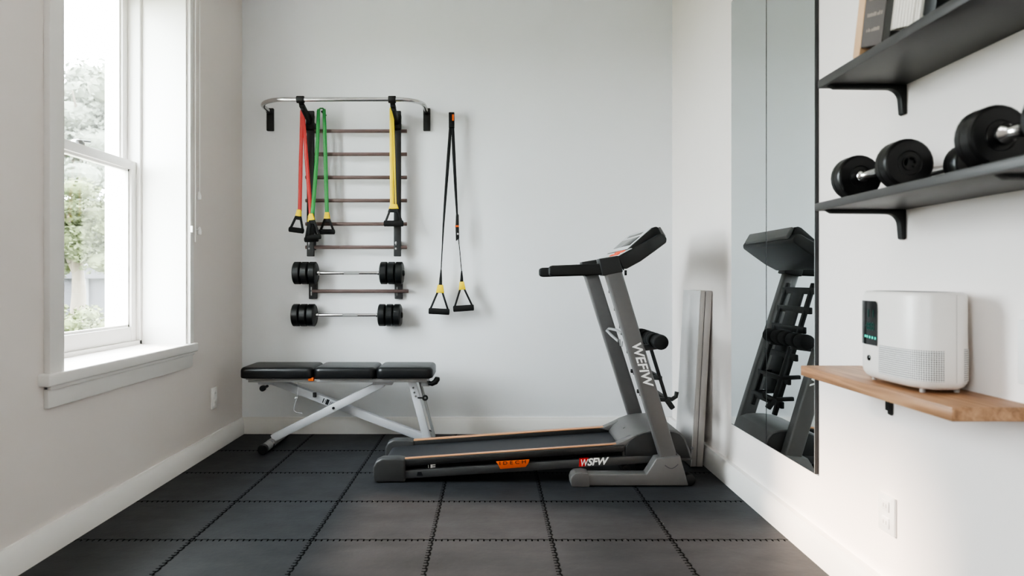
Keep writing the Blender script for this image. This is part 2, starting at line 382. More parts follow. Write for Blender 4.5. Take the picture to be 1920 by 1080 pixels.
# blind cords beside the window
bl = thing('window_blind', 'white pull cords of a raised blind hanging beside the window', 'blind', (XL + 0.03, 3.70, 2.6))
MB().box((XL + 0.005, W1[0] - 0.08, 2.66), (XL + 0.06, 3.76, 2.72), 0.004).build('headrail', M['white_plastic'], bl)
xc = XL + 0.035
MB().cyl((xc, 3.69, 1.20), (xc, 3.69, 2.66), 0.0028, seg=8).build('cord', M['white_plastic'], bl)
MB().cyl((xc, 3.745, 1.46), (xc, 3.745, 2.66), 0.0028, seg=8).build('cord', M['white_plastic'], bl)
for (y, z) in ((3.738, 1.452), (3.742, 1.262)):
    MB().lathe((xc, y, z - 0.02), (0, 0, 1), [(0, 0.004), (0.002, 0.011), (0.02, 0.012), (0.04, 0.006), (0.044, 0.003)], 14).build('tassel', M['white_plastic'], bl)
MB().cyl((xc, 3.692, 1.27), (xc, 3.742, 1.27), 0.002, seg=8).build('cord_link', M['white_plastic'], bl)
MB().box((XL + 0.02, 3.655, 1.25), (XL + 0.036, 3.667, 1.285), 0.003).build('cord_cleat', M['white_plastic'], bl)

# ------------------------------------------------------------------ outlets and switch
def outlet(name, label, wall, y, z, w, h):
    x = XL if wall == 'l' else XR; sgn = 1 if wall == 'l' else -1
    t = thing(name, label, 'power outlet', (x, y, z))
    def bx(y0, y1, z0, z1, d0, d1, bev): return MB().box((min(x + sgn * d0, x + sgn * d1), y + y0, z + z0), (max(x + sgn * d0, x + sgn * d1), y + y1, z + z1), bev)
    bx(-w / 2, w / 2, -h / 2, h / 2, 0, 0.008, 0.003).build('cover_plate', M['white_plastic'], t)
    for s in (-1, 1):
        so = bx(-w * 0.22, w * 0.22, s * h * 0.22 - h * 0.14, s * h * 0.22 + h * 0.14, 0.007, 0.0115, 0.002).build('socket', M['white_plastic'], t)
        sl = MB()
        for dy in (-0.007, 0.007):
            a = x + sgn * 0.0112; b = x + sgn * 0.0122
            sl.box((min(a, b), y + dy - 0.0012, z + s * h * 0.22 - 0.005), (max(a, b), y + dy + 0.0012, z + s * h * 0.22 + 0.006))
        sl.build('slots', M['seam'], so)
    return t
outlet('power_outlet', 'white double power outlet low on the left wall under the window end', 'l', 4.016, 0.31, 0.076, 0.122)
outlet('power_outlet', 'white double power outlet low on the right wall under the wooden shelf', 'r', 2.045, 0.305, 0.084, 0.112)
sw = thing('light_switch', 'white switch plate on right wall at the right edge beside the purifier', 'light switch', (XR, 1.48, 0.84))
MB().box((XR - 0.008, 1.425, 0.769), (XR, 1.535, 0.911), 0.003).build('cover_plate', M['white_plastic'], sw)
MB().box((XR - 0.013, 1.46, 0.81), (XR - 0.006, 1.50, 0.87), 0.002).build('rocker', M['white_plastic'], sw)

# ------------------------------------------------------------------ mirror
XM = XR - 0.015
def mirror(label, y0, y1):
    r = thing('mirror_panel', label, 'mirror', (XR - 0.004, (y0 + y1) / 2, 0.30), 'wall mirror panels')
    MB().box((XM + 0.002, y0 + 0.0015, 0.30), (XR, y1 - 0.0015, 2.345)).build('backing', M['rack'], r)
    MB().box((XM, y0 + 0.004, 0.304), (XM + 0.004, y1 - 0.004, 2.341)).build('mirror_glass', M['mirror'], r, 0)
    return r
mirror('frameless mirror panel on right wall, the half farther from the shelves', 2.914, 3.342)
mirror('frameless mirror panel on right wall, the half beside the shelf ends', 2.478, 2.914)

# ------------------------------------------------------------------ pull-up bar
pu = thing('pull_up_bar', 'curved steel pull-up bar on two black brackets above the wall bars', 'pull-up bar', (-0.92, YB, 2.0))
zb = 2.087; yb = 4.165; xl, xr = -1.428, -0.414; R = 0.19; Q = 0.145
pts = [(xl, YB - 0.01, zb - 0.005), (xl, yb + R + 0.02, zb)]
for k in range(0, 13):
    a = PI + (PI / 2) * k / 12; pts.append((xl + R + R * math.cos(a), yb + R + R * math.sin(a), zb))
for k in range(0, 13):
    a = -PI / 2 + (PI / 2) * k / 12; pts.append((xr - Q + Q * math.cos(a), yb + Q + Q * math.sin(a), zb))
pts += [(xr, yb + Q + 0.02, zb), (xr, YB - 0.01, zb - 0.005)]
MB().sweep(pts, 0.0128, seg=16, up=(0, 0, 1)).build('bar', M['chrome'], pu, 60)
for x in (xl, xr):
    m = MB(); m.box((x - 0.022, YB - 0.022, 1.963), (x + 0.022, YB, 2.108), 0.003)
    m.cyl((x, YB - 0.02, zb - 0.003), (x, YB - 0.05, zb - 0.002), 0.018, bevel=0.002)
    m.build('wall_bracket', M['black_metal'], pu)

# ------------------------------------------------------------------ wall bars (upper ladder)
YU = 4.405                                             # centre plane of the uprights
wb = thing('climbing_ladder', 'black wall-mounted ladder with brown rungs hooked to the pull-up bar', 'wall bars', (-0.9, YB, 1.15))
UX = (-1.149, -0.595)
for x in UX:
    u = MB(); u.box((x - 0.0225, YU - 0.014, 1.147), (x + 0.0225, YU + 0.010, 2.075), 0.003)
    for z in (1.22, 1.98): u.box((x - 0.015, YU + 0.008, z - 0.03), (x + 0.015, YB, z + 0.03))   # stand-off blocks
    uo = u.build('upright', M['rack'], wb)
    s = MB()
    for dz in (0.0, -0.036): s.lathe((x - 0.008, YU - 0.013, 1.232 + dz), (0, -1, 0), [(0, 0.0065), (0.002, 0.0065), (0.004, 0.003), (0.004, 0)], 12)
    s.box((x - 0.011, YU - 0.0165, 1.218), (x - 0.005, YU - 0.013, 1.243), 0.001)
    s.build('screw', M['cap_fastener'], uo)
    # arm that reaches forward and wraps round the bar
    a = MB()
    a.bar((x, YU - 0.01, 2.0), (x, yb + 0.045, 2.055), 0.020, 0.05, (0, 0, 1), 0.006)
    a.bar((x, YU + 0.0, 2.05), (x, YU - 0.03, 1.95), 0.05, 0.03, (0, 1, 0), 0.006)
    # clamp: a short thick ring round the bar
    a.lathe((x - 0.022, yb, zb), (1, 0, 0), [(0, 0.0148), (0, 0.0205), (0.002, 0.0215), (0.042, 0.0215), (0.044, 0.0205), (0.044, 0.0148), (0, 0.0148)], 24, cap=False)
    a.bar((x, yb + 0.015, zb - 0.018), (x, yb + 0.075, 2.052), 0.030, 0.013, (0, 0, 1), 0.003)
    a.bar((x, yb + 0.022, zb - 0.030), (x, yb + 0.075, 2.042), 0.030, 0.013, (0, 0, 1), 0.003)
    a.build('hook_arm', M['black_metal'], wb)
for y_ in (245.5, 289, 332.5, 376, 420, 463.5):
    z = 1 + (524 - y_) * YU / F
    m = MB(); m.cyl((UX[0] - 0.035, YU + 0.004, z), (UX[1] + 0.06, YU + 0.004, z), 0.0115, seg=16, bevel=0.002)
    m.build('rung', M['rung'], wb, 40)
for px, d, z in ((567.0, 4.318, 2.060), (602.5, 4.362, 2.066), (735.6, 4.345, 2.078)):
    x = (px - 920) * d / F
    m = MB(); m.cyl((x, YB, z), (x, d + 0.012, z), 0.006, seg=14, bevel=0.001); m.build('band_peg', M['black_metal'], wb)

# lower rack piece, behind the upper barbell
lr = thing('barbell_rack', 'short wall rack of two black plates and one rung between the barbells', 'wall rack', (-0.9, YB, 0.87))
for x in UX:
    u = MB(); u.box((x - 0.0255, YU + 0.045, 0.874), (x + 0.0255, YB, 1.09), 0.004)
    uo = u.build('plate', M['rack'], lr)
    s = MB()
    for dz in (0.0, -0.032): s.box((x - 0.012, YU + 0.042, 0.928 + dz), (x - 0.005, YU + 0.046, 0.952 + dz * 0.9), 0.001)
    s.build('screw', M['cap_fastener'], uo)
z = 1 + (524 - 546) * 4.43 / F
m = MB(); m.cyl((UX[0] + 0.0, 4.443, z), (UX[1] + 0.066, 4.443, z), 0.0115, seg=16, bevel=0.002); m.build('rung', M['rung'], lr, 40)

# ------------------------------------------------------------------ barbells
YD = YB - 0.0715 - 0.0325
def barbell(label, zc, xa=-1.248, xb=-0.555):
    t = thing('barbell', label, 'barbell', ((xa + xb) / 2, YD, zc), 'short barbells on the back wall')
    r = 0.0715; pw = 0.0485; n = 3
    m = MB(); m.cyl((xa - 0.002, YD, zc), (xb + 0.004, YD, zc), 0.0105, seg=18, bevel=0.002)
    m.build('bar', M['chrome'], t, 50)
    k = MB()
    for i in range(24): k.lathe((-0.93 + i * 0.004, YD, zc), (1, 0, 0), [(0, 0.0105), (0.001, 0.0112), (0.003, 0.0112), (0.004, 0.0105)], 18)
    k.build('knurling', M['grey_paint'], t, 0)
    for x in (xa + n * pw + 0.002, xb - n * pw + 0.003):
        pass
    MB().lathe((xb - n * pw - 0.018, YD, zc), (1, 0, 0), [(0, 0.012), (0.002, 0.0145), (0.014, 0.0145), (0.018, 0.012)], 20).build('collar', M['chrome_bright'], t)
    MB().lathe((xa + n * pw, YD, zc), (1, 0, 0), [(0, 0.012), (0.002, 0.0145), (0.014, 0.0145), (0.018, 0.012)], 20).build('collar', M['chrome_bright'], t)
    for side in (0, 1):
        for i in range(n):
            x0 = xa + i * pw if side == 0 else xb - n * pw + i * pw
            p = MB(); p.lathe((x0 + 0.0012, YD, zc), (1, 0, 0), [(0, 0.011), (0, 0.05), (0.003, 0.056), (0.0, 0.062), (0.0025, r - 0.004), (0.006, r), (pw - 0.0085, r), (pw - 0.005, r - 0.004), (pw - 0.0024, 0.062), (pw - 0.005, 0.056), (pw - 0.0024, 0.05), (pw - 0.0024, 0.011)], 44)
            p.build('weight_plate', M['plate'], t, 40)
    for x, s in ((xa, -1), (xb, 1)):
        MB().lathe((x, YD, zc), (s, 0, 0), [(0, 0.02), (0.006, 0.019), (0.009, 0.014), (0.009, 0)], 20).build('end_nut', M['rubber'], t)
    return t
b0 = barbell('short barbell with black plates mounted directly below the wall bars', 1.041)
b1 = copy_tree(b0); b1.location.z = 0.772; b1.location.x -= 0.016; b1.location.y += 0.0327
b1['label'] = 'lowest short barbell with black plates mounted above the weight bench'

# ------------------------------------------------------------------ bands and handles
def lerp(a, b, t): return a + (b - a) * t
def handle(parent, x, z, y, tilt=0.0, gw=0.095, hh=0.09, gr=0.0165, cw=0.026, ch=0.042, neck=True):
    """yellow collar whose top centre is (x,z); strap triangle and foam grip below, tilted in the wall plane"""
    ct, st = math.cos(tilt), math.sin(tilt)
    def T(u, v): return (x + u * ct - v * st, z + u * st + v * ct)
    m = MB()
    zb_ = -ch - hh
    tw = cw * 0.9
    for s in (-1, 1):
        a = T(s * tw * 0.45, -ch + 0.006); b = T(s * (gw / 2 - 0.006), zb_ + 0.002)
        m.bar((a[0], y, a[1]), (b[0], y, b[1]), 0.0115, 0.018, (0, 1, 0), 0.002)
    a = T(-tw * 0.75, -ch - 0.012); b = T(tw * 0.75, -ch - 0.012)
    if neck: m.prism([T(-tw * 0.7, -ch + 0.003), T(tw * 0.7, -ch + 0.003), T(tw * 0.95, -ch - 0.022), T(-tw * 0.95, -ch - 0.022)], y - 0.008, y + 0.008, 'y', 0.002)
    h = m.build('handle', M['nylon'], parent)
    c = MB(); c.prism([T(-cw * 0.48, 0), T(cw * 0.48, 0), T(cw * 0.72, -ch), T(-cw * 0.72, -ch)], y - 0.011, y + 0.011, 'y', 0.003)
    c.build('collar', M['yellow_tag'], h)
    g0 = T(-gw / 2, zb_); g1 = T(gw / 2, zb_); yy = y - 0.004
    d = (Vector((g1[0], 0, g1[1])) - Vector((g0[0], 0, g0[1]))).normalized()
    L = gw
    g = MB(); g.lathe((g0[0], yy, g0[1]), d, [(0, 0), (0, gr * 0.8), (0.003, gr), (L - 0.003, gr), (L, gr * 0.8), (L, 0)], 22)
    g.build('grip', M['foam'], h)
    return h
def strand(p0, p1, w, t=0.0035, bow=0.0, n=10, w1=None):
    p0 = Vector(p0); p1 = Vector(p1)
    pts = [p0.lerp(p1, k / n) + Vector((bow * math.sin(PI * k / n), 0, 0)) for k in range(n + 1)]
    ws = [lerp(w, w if w1 is None else w1, k / n) for k in range(n + 1)]
    return pts, ws
def band(label, mt, y, x0, z0, xa, za, xb, zbb, w, top_w, group, wb=None, ya=0.0):
    t = thing('resistance_band', label, 'resistance band', (x0, y, z0), group)
    m = MB()
    # two flat strands joined over the peg by a small saddle
    for s, (xe, ze) in ((-1, (xa, za)), (1, (xb, zbb))):
        ww = w if (s < 0 or wb is None) else wb; dy = ya if s < 0 else 0.0
        pts = [Vector((x0 + s * top_w * 0.9, y + 0.004, z0 + 0.004)), Vector((x0 + s * top_w, y - 0.002, z0 - 0.008))]
        for k in range(1, 11): pts.append(Vector((lerp(x0 + s * top_w, xe, k / 10), y + dy * (k / 10) ** 2, lerp(z0 - 0.01, ze - 0.008, k / 10))))
        m.sweep(pts, [ww * (0.82 + 0.18 * min(1, i / 6)) for i in range(len(pts))], 0.0035, seg=10, up=(0, 1, 0))
    arc = [(x0 - top_w * 0.95, y + 0.004, z0 + 0.002), (x0 - top_w * 0.5, y + 0.006, z0 + 0.011), (x0 + top_w * 0.5, y + 0.006, z0 + 0.011), (x0 + top_w * 0.95, y + 0.004, z0 + 0.002)]
    m.sweep(arc, 0.008, 0.0045, seg=10, up=(0, 0, 1))
    m.build('band', mt, t, 60)
    return t
YH = 4.318
def wx(px, d): return (px - 920) * d / F
def wz(py, d): return 1 - (py - 524) * d / F
G = 'resistance bands on the wall bars'
rb = band('red resistance band with handles hanging from the left upright of the wall bars', M['red'], YH, wx(567.0, YH), wz(206, YH), wx(562, YH), wz(394, YH), wx(583, YH), wz(404, YH), 0.0122, 0.0035, G)
handle(rb, wx(561, YH), wz(393, YH), YH, tilt=-0.13, gw=0.092, hh=0.088)
handle(rb, wx(583.5, YH + 0.02), wz(404, YH + 0.02), YH, tilt=0.05, gw=0.085, hh=0.11)
YG = 4.362
gb = band('green resistance band with two handles hanging beside the red band', M['green'], YG, wx(602.5, YG), wz(206, YG), wx(592, YG), wz(403, YG), wx(613, YG), wz(398, YG), 0.0125, 0.018, G, ya=-0.085)
handle(gb, wx(590, YG), wz(403, YG), YG - 0.09, tilt=0.14, gw=0.082, hh=0.106)
handle(gb, wx(613.5, YG), wz(398, YG), YG - 0.004, tilt=0.0, gw=0.098, hh=0.082)
YY = 4.345
yb_ = band('yellow resistance band hanging from the right upright of the wall bars', M['yellow'], YY, wx(735.6, YY), wz(203, YY), wx(735.2, YY), wz(386, YY), wx(742.3, YY), wz(386, YY), 0.0132, 0.006, G, wb=0.0045)
handle(yb_, wx(738.5, YY), wz(383, YY), YY - 0.006, tilt=0.0, gw=0.122, hh=0.092, gr=0.019, cw=0.044, ch=0.03)

# suspension trainer
YS = 4.40
st = thing('suspension_trainer', 'black suspension strap with two yellow-collared handles hanging on the back wall', 'suspension trainer', (wx(846, YS), YB, 1.5))
def P(px, py, d=YS): return at(px, py, d)
m = MB(); m.box((wx(841.5, YS), YS - 0.012, wz(240, YS)), (wx(852, YS), YS + 0.012, wz(211, YS)), 0.003)
m.cyl((wx(846.5, YS), YS, wz(214, YS)), (wx(846.5, YS), YB, wz(214, YS)), 0.012)
a0 = m.build('anchor_loop', M['nylon'], st)
MB().box((wx(847.8, YS), YS - 0.0165, wz(227.5, YS)), (wx(851.5, YS), YS - 0.011, wz(215.5, YS)), 0.002).build('orange_tab', M['orange'], a0)
m = MB(); m.sweep([P(845, 232), P(841, 290), P(835, 370), P(831, 430), P(829, 470), P(827, 506)], [0.0095, 0.0105, 0.0085, 0.0055, 0.0035, 0.003], 0.0022, seg=8); m.build('strap', M['nylon'], st)
m = MB(); m.sweep([P(848.5, 232), P(851, 290), P(854, 350), P(857, 402)], [0.0095, 0.0105, 0.009, 0.006], 0.0022, seg=8); m.build('strap', M['nylon'], st)
m = MB(); m.sweep([P(859.5, 445), P(862, 470), P(865.5, 510)], [0.003, 0.0025, 0.0025], 0.0022, seg=8); m.build('cord', M['nylon'], st)
bk = MB(); bk.prism([(P(855, 402).x, P(855, 402).z), (P(860, 402).x, P(860, 402).z), (P(861, 447).x, P(861, 447).z), (P(855, 452).x, P(855, 452).z), (P(854, 425).x, P(854, 425).z)], YS - 0.009, YS + 0.006, 'y', 0.002)
bk = bk.build('buckle', M['black_metal'], st)
MB().box((wx(853.5, YS), YS - 0.012, wz(426, YS)), (wx(860.5, YS), YS + 0.006, wz(422.5, YS)), 0.001).build('orange_tab', M['orange'], bk)
MB().box((wx(857, YS), YS - 0.012, wz(441, YS)), (wx(860, YS), YS + 0.006, wz(437, YS)), 0.001).build('metal_clip', M['chrome_bright'], bk)
for (tx, ty, tilt, sx, sy, cwid) in ((825.8, 534, -0.05, 827, 506, 0.036), (865.7, 528, 0.07, 865.5, 508, 0.030)):
    m = MB(); m.sweep([P(sx, sy), P(lerp(sx, tx, .5), lerp(sy, ty, .5)), P(tx, ty + 2)], [0.004, 0.008, 0.011], 0.004, seg=10); m.build('sleeve', M['nylon'], st)
    handle(st, wx(tx, YS), wz(ty, YS), YS, tilt=tilt, gw=0.132, hh=0.118, gr=0.0195, cw=cwid, ch=0.052, neck=False)

# ------------------------------------------------------------------ weight bench
YC = 4.15
wbn = thing('weight_bench', 'black padded folding weight bench with silver crossed legs under the wall bars', 'weight bench', (-0.9, YC, 0))
def pad(x0, x1, y0, y1, z0, z1, taper=0.0):
    m = MB(); b = bmesh.new()
    bmesh.ops.create_cube(b, size=1, matrix=Matrix.Translation(((x0 + x1) / 2, (y0 + y1) / 2, (z0 + z1) / 2)) @ Matrix.Diagonal((x1 - x0, y1 - y0, z1 - z0, 1)))
    ve = [e for e in b.edges if abs(e.verts[0].co.z - e.verts[1].co.z) > 0.01]
    bmesh.ops.bevel(b, geom=ve, offset=0.04, segments=6, profile=0.5, affect='EDGES')
    es = [e for e in b.edges if len(e.link_faces) == 2 and e.calc_face_angle(0) > math.radians(50)]
    top = [e for e in es if e.verts[0].co.z > (z0 + z1) / 2]; bot = [e for e in es if e.verts[0].co.z <= (z0 + z1) / 2]
    bmesh.ops.bevel(b, geom=top, offset=0.022, segments=5, profile=0.5, affect='EDGES')
    bot = [e for e in b.edges if len(e.link_faces) == 2 and e.calc_face_angle(0) > math.radians(50)]
    bmesh.ops.bevel(b, geom=bot, offset=0.008, segments=3, profile=0.5, affect='EDGES')
    m._merge(b); return m
YP0, YP1 = 4.0, 4.3
for (x0, x1) in ((-1.462, -1.034), (-1.032, -0.672), (-0.668, -0.338)):
    pd = pad(x0, x1, YP0, YP1, 0.424, 0.488).build('pad', M['vinyl'], wbn, 50)
    MB().box((x0 + 0.03, YP0 + 0.03, 0.414), (x1 - 0.02, YP1 - 0.03, 0.428), 0.002).build('pad_board', M['grey_paint'], pd)
def X(px, d=YC): return wx(px, d)
def Z(py, d=YC): return wz(py, d)
m = MB(); m.box((-1.42, 4.035, 0.398), (-0.375, 4.075, 0.418), 0.003); m.box((-1.42, 4.225, 0.398), (-0.375, 4.265, 0.418), 0.003)
for x in (-1.40, -1.05, -0.7, -0.42): m.box((x - 0.02, 4.06, 0.398), (x + 0.02, 4.24, 0.415), 0.002)
m.build('pad_frame', M['grey_paint'], wbn)
# beam from the head end down to the rear foot, and its mate crossing it
m = MB(); m.bar((-1.345, YC + 0.04, 0.396), (-0.405, YC + 0.04, 0.04), 0.046, 0.05, (0, 1, 0), 0.004)
m.box((-1.405, YC + 0.01, 0.365), (-1.30, YC + 0.07, 0.402), 0.004)
bm_ = m.build('diagonal_beam', M['silver'], wbn)
dirb = Vector((0.94, 0, -0.356)).normalized(); upb = Vector((0.356, 0, 0.94)).normalized()
c0 = Vector((-1.345, 0, 0.396)) + dirb * 0.355; c0.y = YC + 0.04 - 0.0258
s = MB()
for k, (o, w, h) in enumerate(((0.0, 0.006, 0.028), (0.014, 0.003, 0.020), (0.020, 0.018, 0.032), (0.046, 0.003, 0.022), (0.055, 0.003, 0.022), (0.064, 0.003, 0.022), (0.074, 0.003, 0.024), (0.083, 0.004, 0.018))):
    p = c0 + dirb * (o + w / 2); s.bar(p - upb * h / 2, p + upb * h / 2, w, 0.001, (0, 1, 0), 0)
s.build('sticker_print', M['dark_ink'], bm_)
m = MB(); m.bar((-1.300, YC - 0.03, 0.052), (-0.640, YC - 0.03, 0.384), 0.046, 0.045, (0, 1, 0), 0.004)
m.box((-0.70, YC - 0.055, 0.372), (-0.585, YC + 0.0, 0.402), 0.004)
ob = m.build('diagonal_beam', M['silver'], wbn)
s = MB()
p = Vector((-1.300, YC - 0.0535, 0.052)).lerp(Vector((-0.640, YC - 0.0535, 0.384)), 0.555)
s.cyl(p, p + Vector((0, -0.006, 0)), 0.008, seg=14, bevel=0.001); s.build('pivot_bolt', M['dark_ink'], ob)
m = MB(); m.bar((-0.473, YC - 0.02, 0.40), (-0.378, YC - 0.02, 0.035), 0.044, 0.045, (0, 1, 0), 0.004)
ol = m.build('support_leg', M['silver'], wbn)
m = MB(); m.bar((-0.435, YC + 0.08, 0.38), (-0.345, YC + 0.08, 0.035), 0.016, 0.02, (0, 1, 0), 0.003); m.build('back_strut', M['grey_paint'], wbn)
s = MB()
for (px, py) in ((777, 736), (779.5, 743), (775, 727)):
    c = at(px, py, YC - 0.045); s.cyl(c, c + Vector((0, -0.006, 0)), 0.006, seg=12)
s.build('bolt', M['cap_fastener'], ol)
# foot tube at the left end: grey sleeve with black end caps, and a second one at the right end
def foot(x, z, ya, yb2):
    f_ = MB(); f_.cyl((x, ya + 0.012, z), (x, yb2 - 0.012, z), 0.026, seg=24)
    fo = f_.build('foot_tube', M['grey_paint'], wbn)
    for (a, b) in ((ya, ya + 0.03), (yb2 - 0.03, yb2)):
        MB().lathe((x, a, z), (0, 1, 0), [(0, 0), (0, 0.025), (0.003, 0.0285), (0.027, 0.0285), (0.03, 0.026), (0.03, 0)], 24).build('rubber_cap', M['rubber'], fo)
    return fo
foot(-1.302, 0.0287, 3.93, 4.36)
foot(-0.385, 0.0287, 3.98, 4.33)
MB().cyl((-1.302, 4.05, 0.0287), (-1.302, 4.068, 0.0287), 0.0275, seg=24).build('clamp_ring', M['chrome'], wbn)
# small hardware
k = MB(); c = at(495, 727, 4.02); k.lathe(c + Vector((0, 0.0, 0)), (0, -1, 0), [(0, 0.012), (0.01, 0.017), (0.03, 0.017), (0.034, 0.013), (0.034, 0)], 18); k.cyl(c, c + Vector((0, 0.06, 0)), 0.008, seg=12)
k.build('adjusting_knob', M['rubber'], wbn)
k = MB(); c = at(583, 711, 4.02); k.box(c - Vector((0.016, 0.004, 0.011)), c + Vector((0.016, 0.03, 0.011)), 0.004); k.build('orange_clip', M['orange'], wbn)
k = MB(); cpts = [(-0.365, 4.05, 0.392), (-0.345, 4.05, 0.388), (-0.325, 4.05, 0.398), (-0.314, 4.05, 0.415), (-0.312, 4.05, 0.426)]
k.sweep(cpts, [0.012, 0.015, 0.017, 0.017, 0.013], seg=14); k.build('bumper', M['rubber'], wbn)
MB().box((-0.41, 4.06, 0.37), (-0.36, 4.11, 0.40), 0.004).build('hinge_block', M['grey_paint'], wbn)
k = MB(); c = at(797, 746, 4.1)
k.sweep([c + Vector((0.012 * math.cos(a), 0, 0.012 * math.sin(a))) for a in [2 * PI * i / 18 for i in range(18)]], 0.006, seg=10, closed=True); k.bar(c + Vector((-0.045, 0, 0.0)), c + Vector((-0.01, 0, 0)), 0.008, 0.008); k.build('pull_ring', M['rubber'], wbn)
k = MB(); k.sweep([at(557, 746, 4.1), at(552, 760, 4.1), at(551, 770, 4.1), at(556, 774, 4.1), at(566, 775, 4.1)], 0.0025, seg=8)
k.ball(at(555, 746, 4.1), 0.007); k.sweep([at(558, 716, 4.1), at(558, 738, 4.1), at(557, 746, 4.1)], 0.0018, seg=8)
k.build('safety_wire', M['silver'], wbn)
k = MB(); c = at(590, 741, 4.15); k.cyl(c + Vector((0, 0, -0.012)), c + Vector((0, 0, 0.016)), 0.011, seg=14, bevel=0.002); k.build('lock_pin', M['rack'], wbn)

# ------------------------------------------------------------------ treadmill
tm = thing('treadmill', 'grey and black folding treadmill standing in the corner by the mirror', 'treadmill', (0.2, 3.62, 0))
zt = lambda x: 0.113 + 0.0677 * (x + 0.44)             # top of the side rails
zl = lambda x: 0.057 + 0.0648 * (x + 0.42)             # top of the frame rail
YN, YFR = 3.40, 3.85
for (ya, yb2) in ((YN, YN + 0.055), (YFR - 0.055, YFR)):
    m = MB(); xa, xb2 = -0.44, 0.662
    m.prism([(xa, zt(xa) - 0.036), (xb2, zt(xb2) - 0.036), (xb2, zt(xb2) - 0.004), (xa, zt(xa) - 0.004)], ya, yb2, 'y', 0.004)
    r_ = m.build('side_rail', M['tread_dark'], tm)
    yo = (ya + 0.016, ya + 0.042) if ya < 3.6 else (yb2 - 0.048, yb2 - 0.008)
    m = MB(); m.prism([(xa + 0.005, zt(xa) - 0.005), (xb2 - 0.02, zt(xb2) - 0.005), (xb2 - 0.02, zt(xb2)), (xa + 0.005, zt(xa))], yo[0], yo[1], 'y', 0.002)
    m.build('copper_strip', M['copper'], r_)
    m = MB(); xc2 = 0.88
    m.prism([(-0.44, zl(-0.44) - 0.040), (xc2, zl(xc2) - 0.040), (xc2, zl(xc2)), (-0.44, zl(-0.44))], ya - 0.002, yb2 - 0.01, 'y', 0.004)
    lrail = m.build('frame_rail', M['tread_mid'], tm)
    if ya < 3.6: near_rail = lrail
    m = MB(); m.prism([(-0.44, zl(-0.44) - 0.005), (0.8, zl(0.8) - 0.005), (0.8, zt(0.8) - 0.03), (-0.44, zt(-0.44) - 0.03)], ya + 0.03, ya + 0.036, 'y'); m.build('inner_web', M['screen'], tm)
    # rear end caps
    prof = [(-0.56, 0.0), (-0.42, 0.0), (-0.42, 0.114), (-0.46, 0.121), (-0.535, 0.119), (-0.565, 0.105), (-0.58, 0.075), (-0.58, 0.028), (-0.573, 0.008)]
    m = MB(); m.prism(prof, ya - 0.008, yb2 + 0.006, 'y', 0.011, 4, 60); m.build('end_cap', M['tread_mid'], tm, 60)
# belt looped round the rear roller
m = MB(); b = bmesh.new()
pr = []
for x in [0.72 - 0.06 * i for i in range(21)]: pr.append((x, zt(x) - 0.026))
cx, cz, rr = -0.515, zt(-0.515) - 0.026 - 0.038, 0.038
for k in range(0, 13):
    a = PI / 2 + PI * k / 12; pr.append((cx + rr * math.cos(a), cz + rr * math.sin(a)))
pr.append((0.6, zt(0.6) - 0.10))
NY = 2
ys = [YN + 0.05, YFR - 0.05]
v0 = [b.verts.new((x, ys[0], z)) for x, z in pr]; v1 = [b.verts.new((x, ys[1], z)) for x, z in pr]
for i in range(len(pr) - 1): b.faces.new((v0[i], v0[i + 1], v1[i + 1], v1[i]))
bmesh.ops.recalc_face_normals(b, faces=b.faces); m._merge(b); m.build('running_belt', M['belt'], tm, 40)
m = MB(); m.cyl((cx, ys[0] - 0.02, cz), (cx, ys[1] + 0.02, cz), rr - 0.003, seg=24); m.build('rear_roller', M['rack'], tm)
m = MB(); m.prism([(-0.42, zl(-0.42) - 0.03), (0.66, zl(0.66) - 0.03), (0.66, zt(0.66) - 0.045), (-0.42, zt(-0.42) - 0.045)], YN + 0.06, YFR - 0.06, 'y'); m.build('deck_board', M['tread_black'], tm)
for (x, z) in ((0.68, 0.05), (0.75, 0.05)):
    m = MB(); m.cyl((x, YN + 0.05, z), (x, YN + 0.1, z), 0.022, seg=18); m.cyl((x, YN + 0.045, z), (x, YN + 0.05, z), 0.012, seg=12); m.build('lift_roller', M['rack'], tm)
# motor hood
hood = [(0.650, 0.128), (0.650, 0.172), (0.675, 0.204), (0.71, 0.229), (0.76, 0.247), (0.81, 0.255), (0.86, 0.257), (0.905, 0.254), (0.94, 0.242), (0.962, 0.215), (0.984, 0.16), (0.998, 0.11), (0.99, 0.10), (0.66, 0.122)]
m = MB(); m.prism(hood, YN + 0.012, YFR - 0.005, 'y', 0.006, 3, 25)
# nose of the hood reaching out along each rail
for (ya, yb2) in ((YN + 0.004, YN + 0.062), (YFR - 0.062, YFR - 0.004)):
    m.prism([(0.60, zt(0.60) - 0.002), (0.66, zt(0.66) - 0.02), (0.72, 0.2), (0.72, 0.232), (0.68, 0.212), (0.645, 0.196), (0.618, 0.184)], ya, yb2, 'y', 0.004, 2, 25)
hd = m.build('motor_hood', M['tread_grey'], tm, 40)
m = MB(); m.prism([(0.664, 0.13), (0.664, 0.172), (0.685, 0.2), (0.715, 0.222), (0.76, 0.24), (0.81, 0.248), (0.86, 0.25), (0.9, 0.247), (0.932, 0.236), (0.953, 0.211), (0.974, 0.16), (0.986, 0.118)], YN - 0.002, YN + 0.02, 'y', 0.004, 2, 25)
m.build('side_cover', M['tread_dark'], hd, 40)
MB().lathe((0.70, 3.62, 0.222), Vector((-0.5, 0, 0.85)), [(0, 0.006), (0.003, 0.006), (0.004, 0.0)], 14).build('hood_screw', M['cap_fastener'], hd)
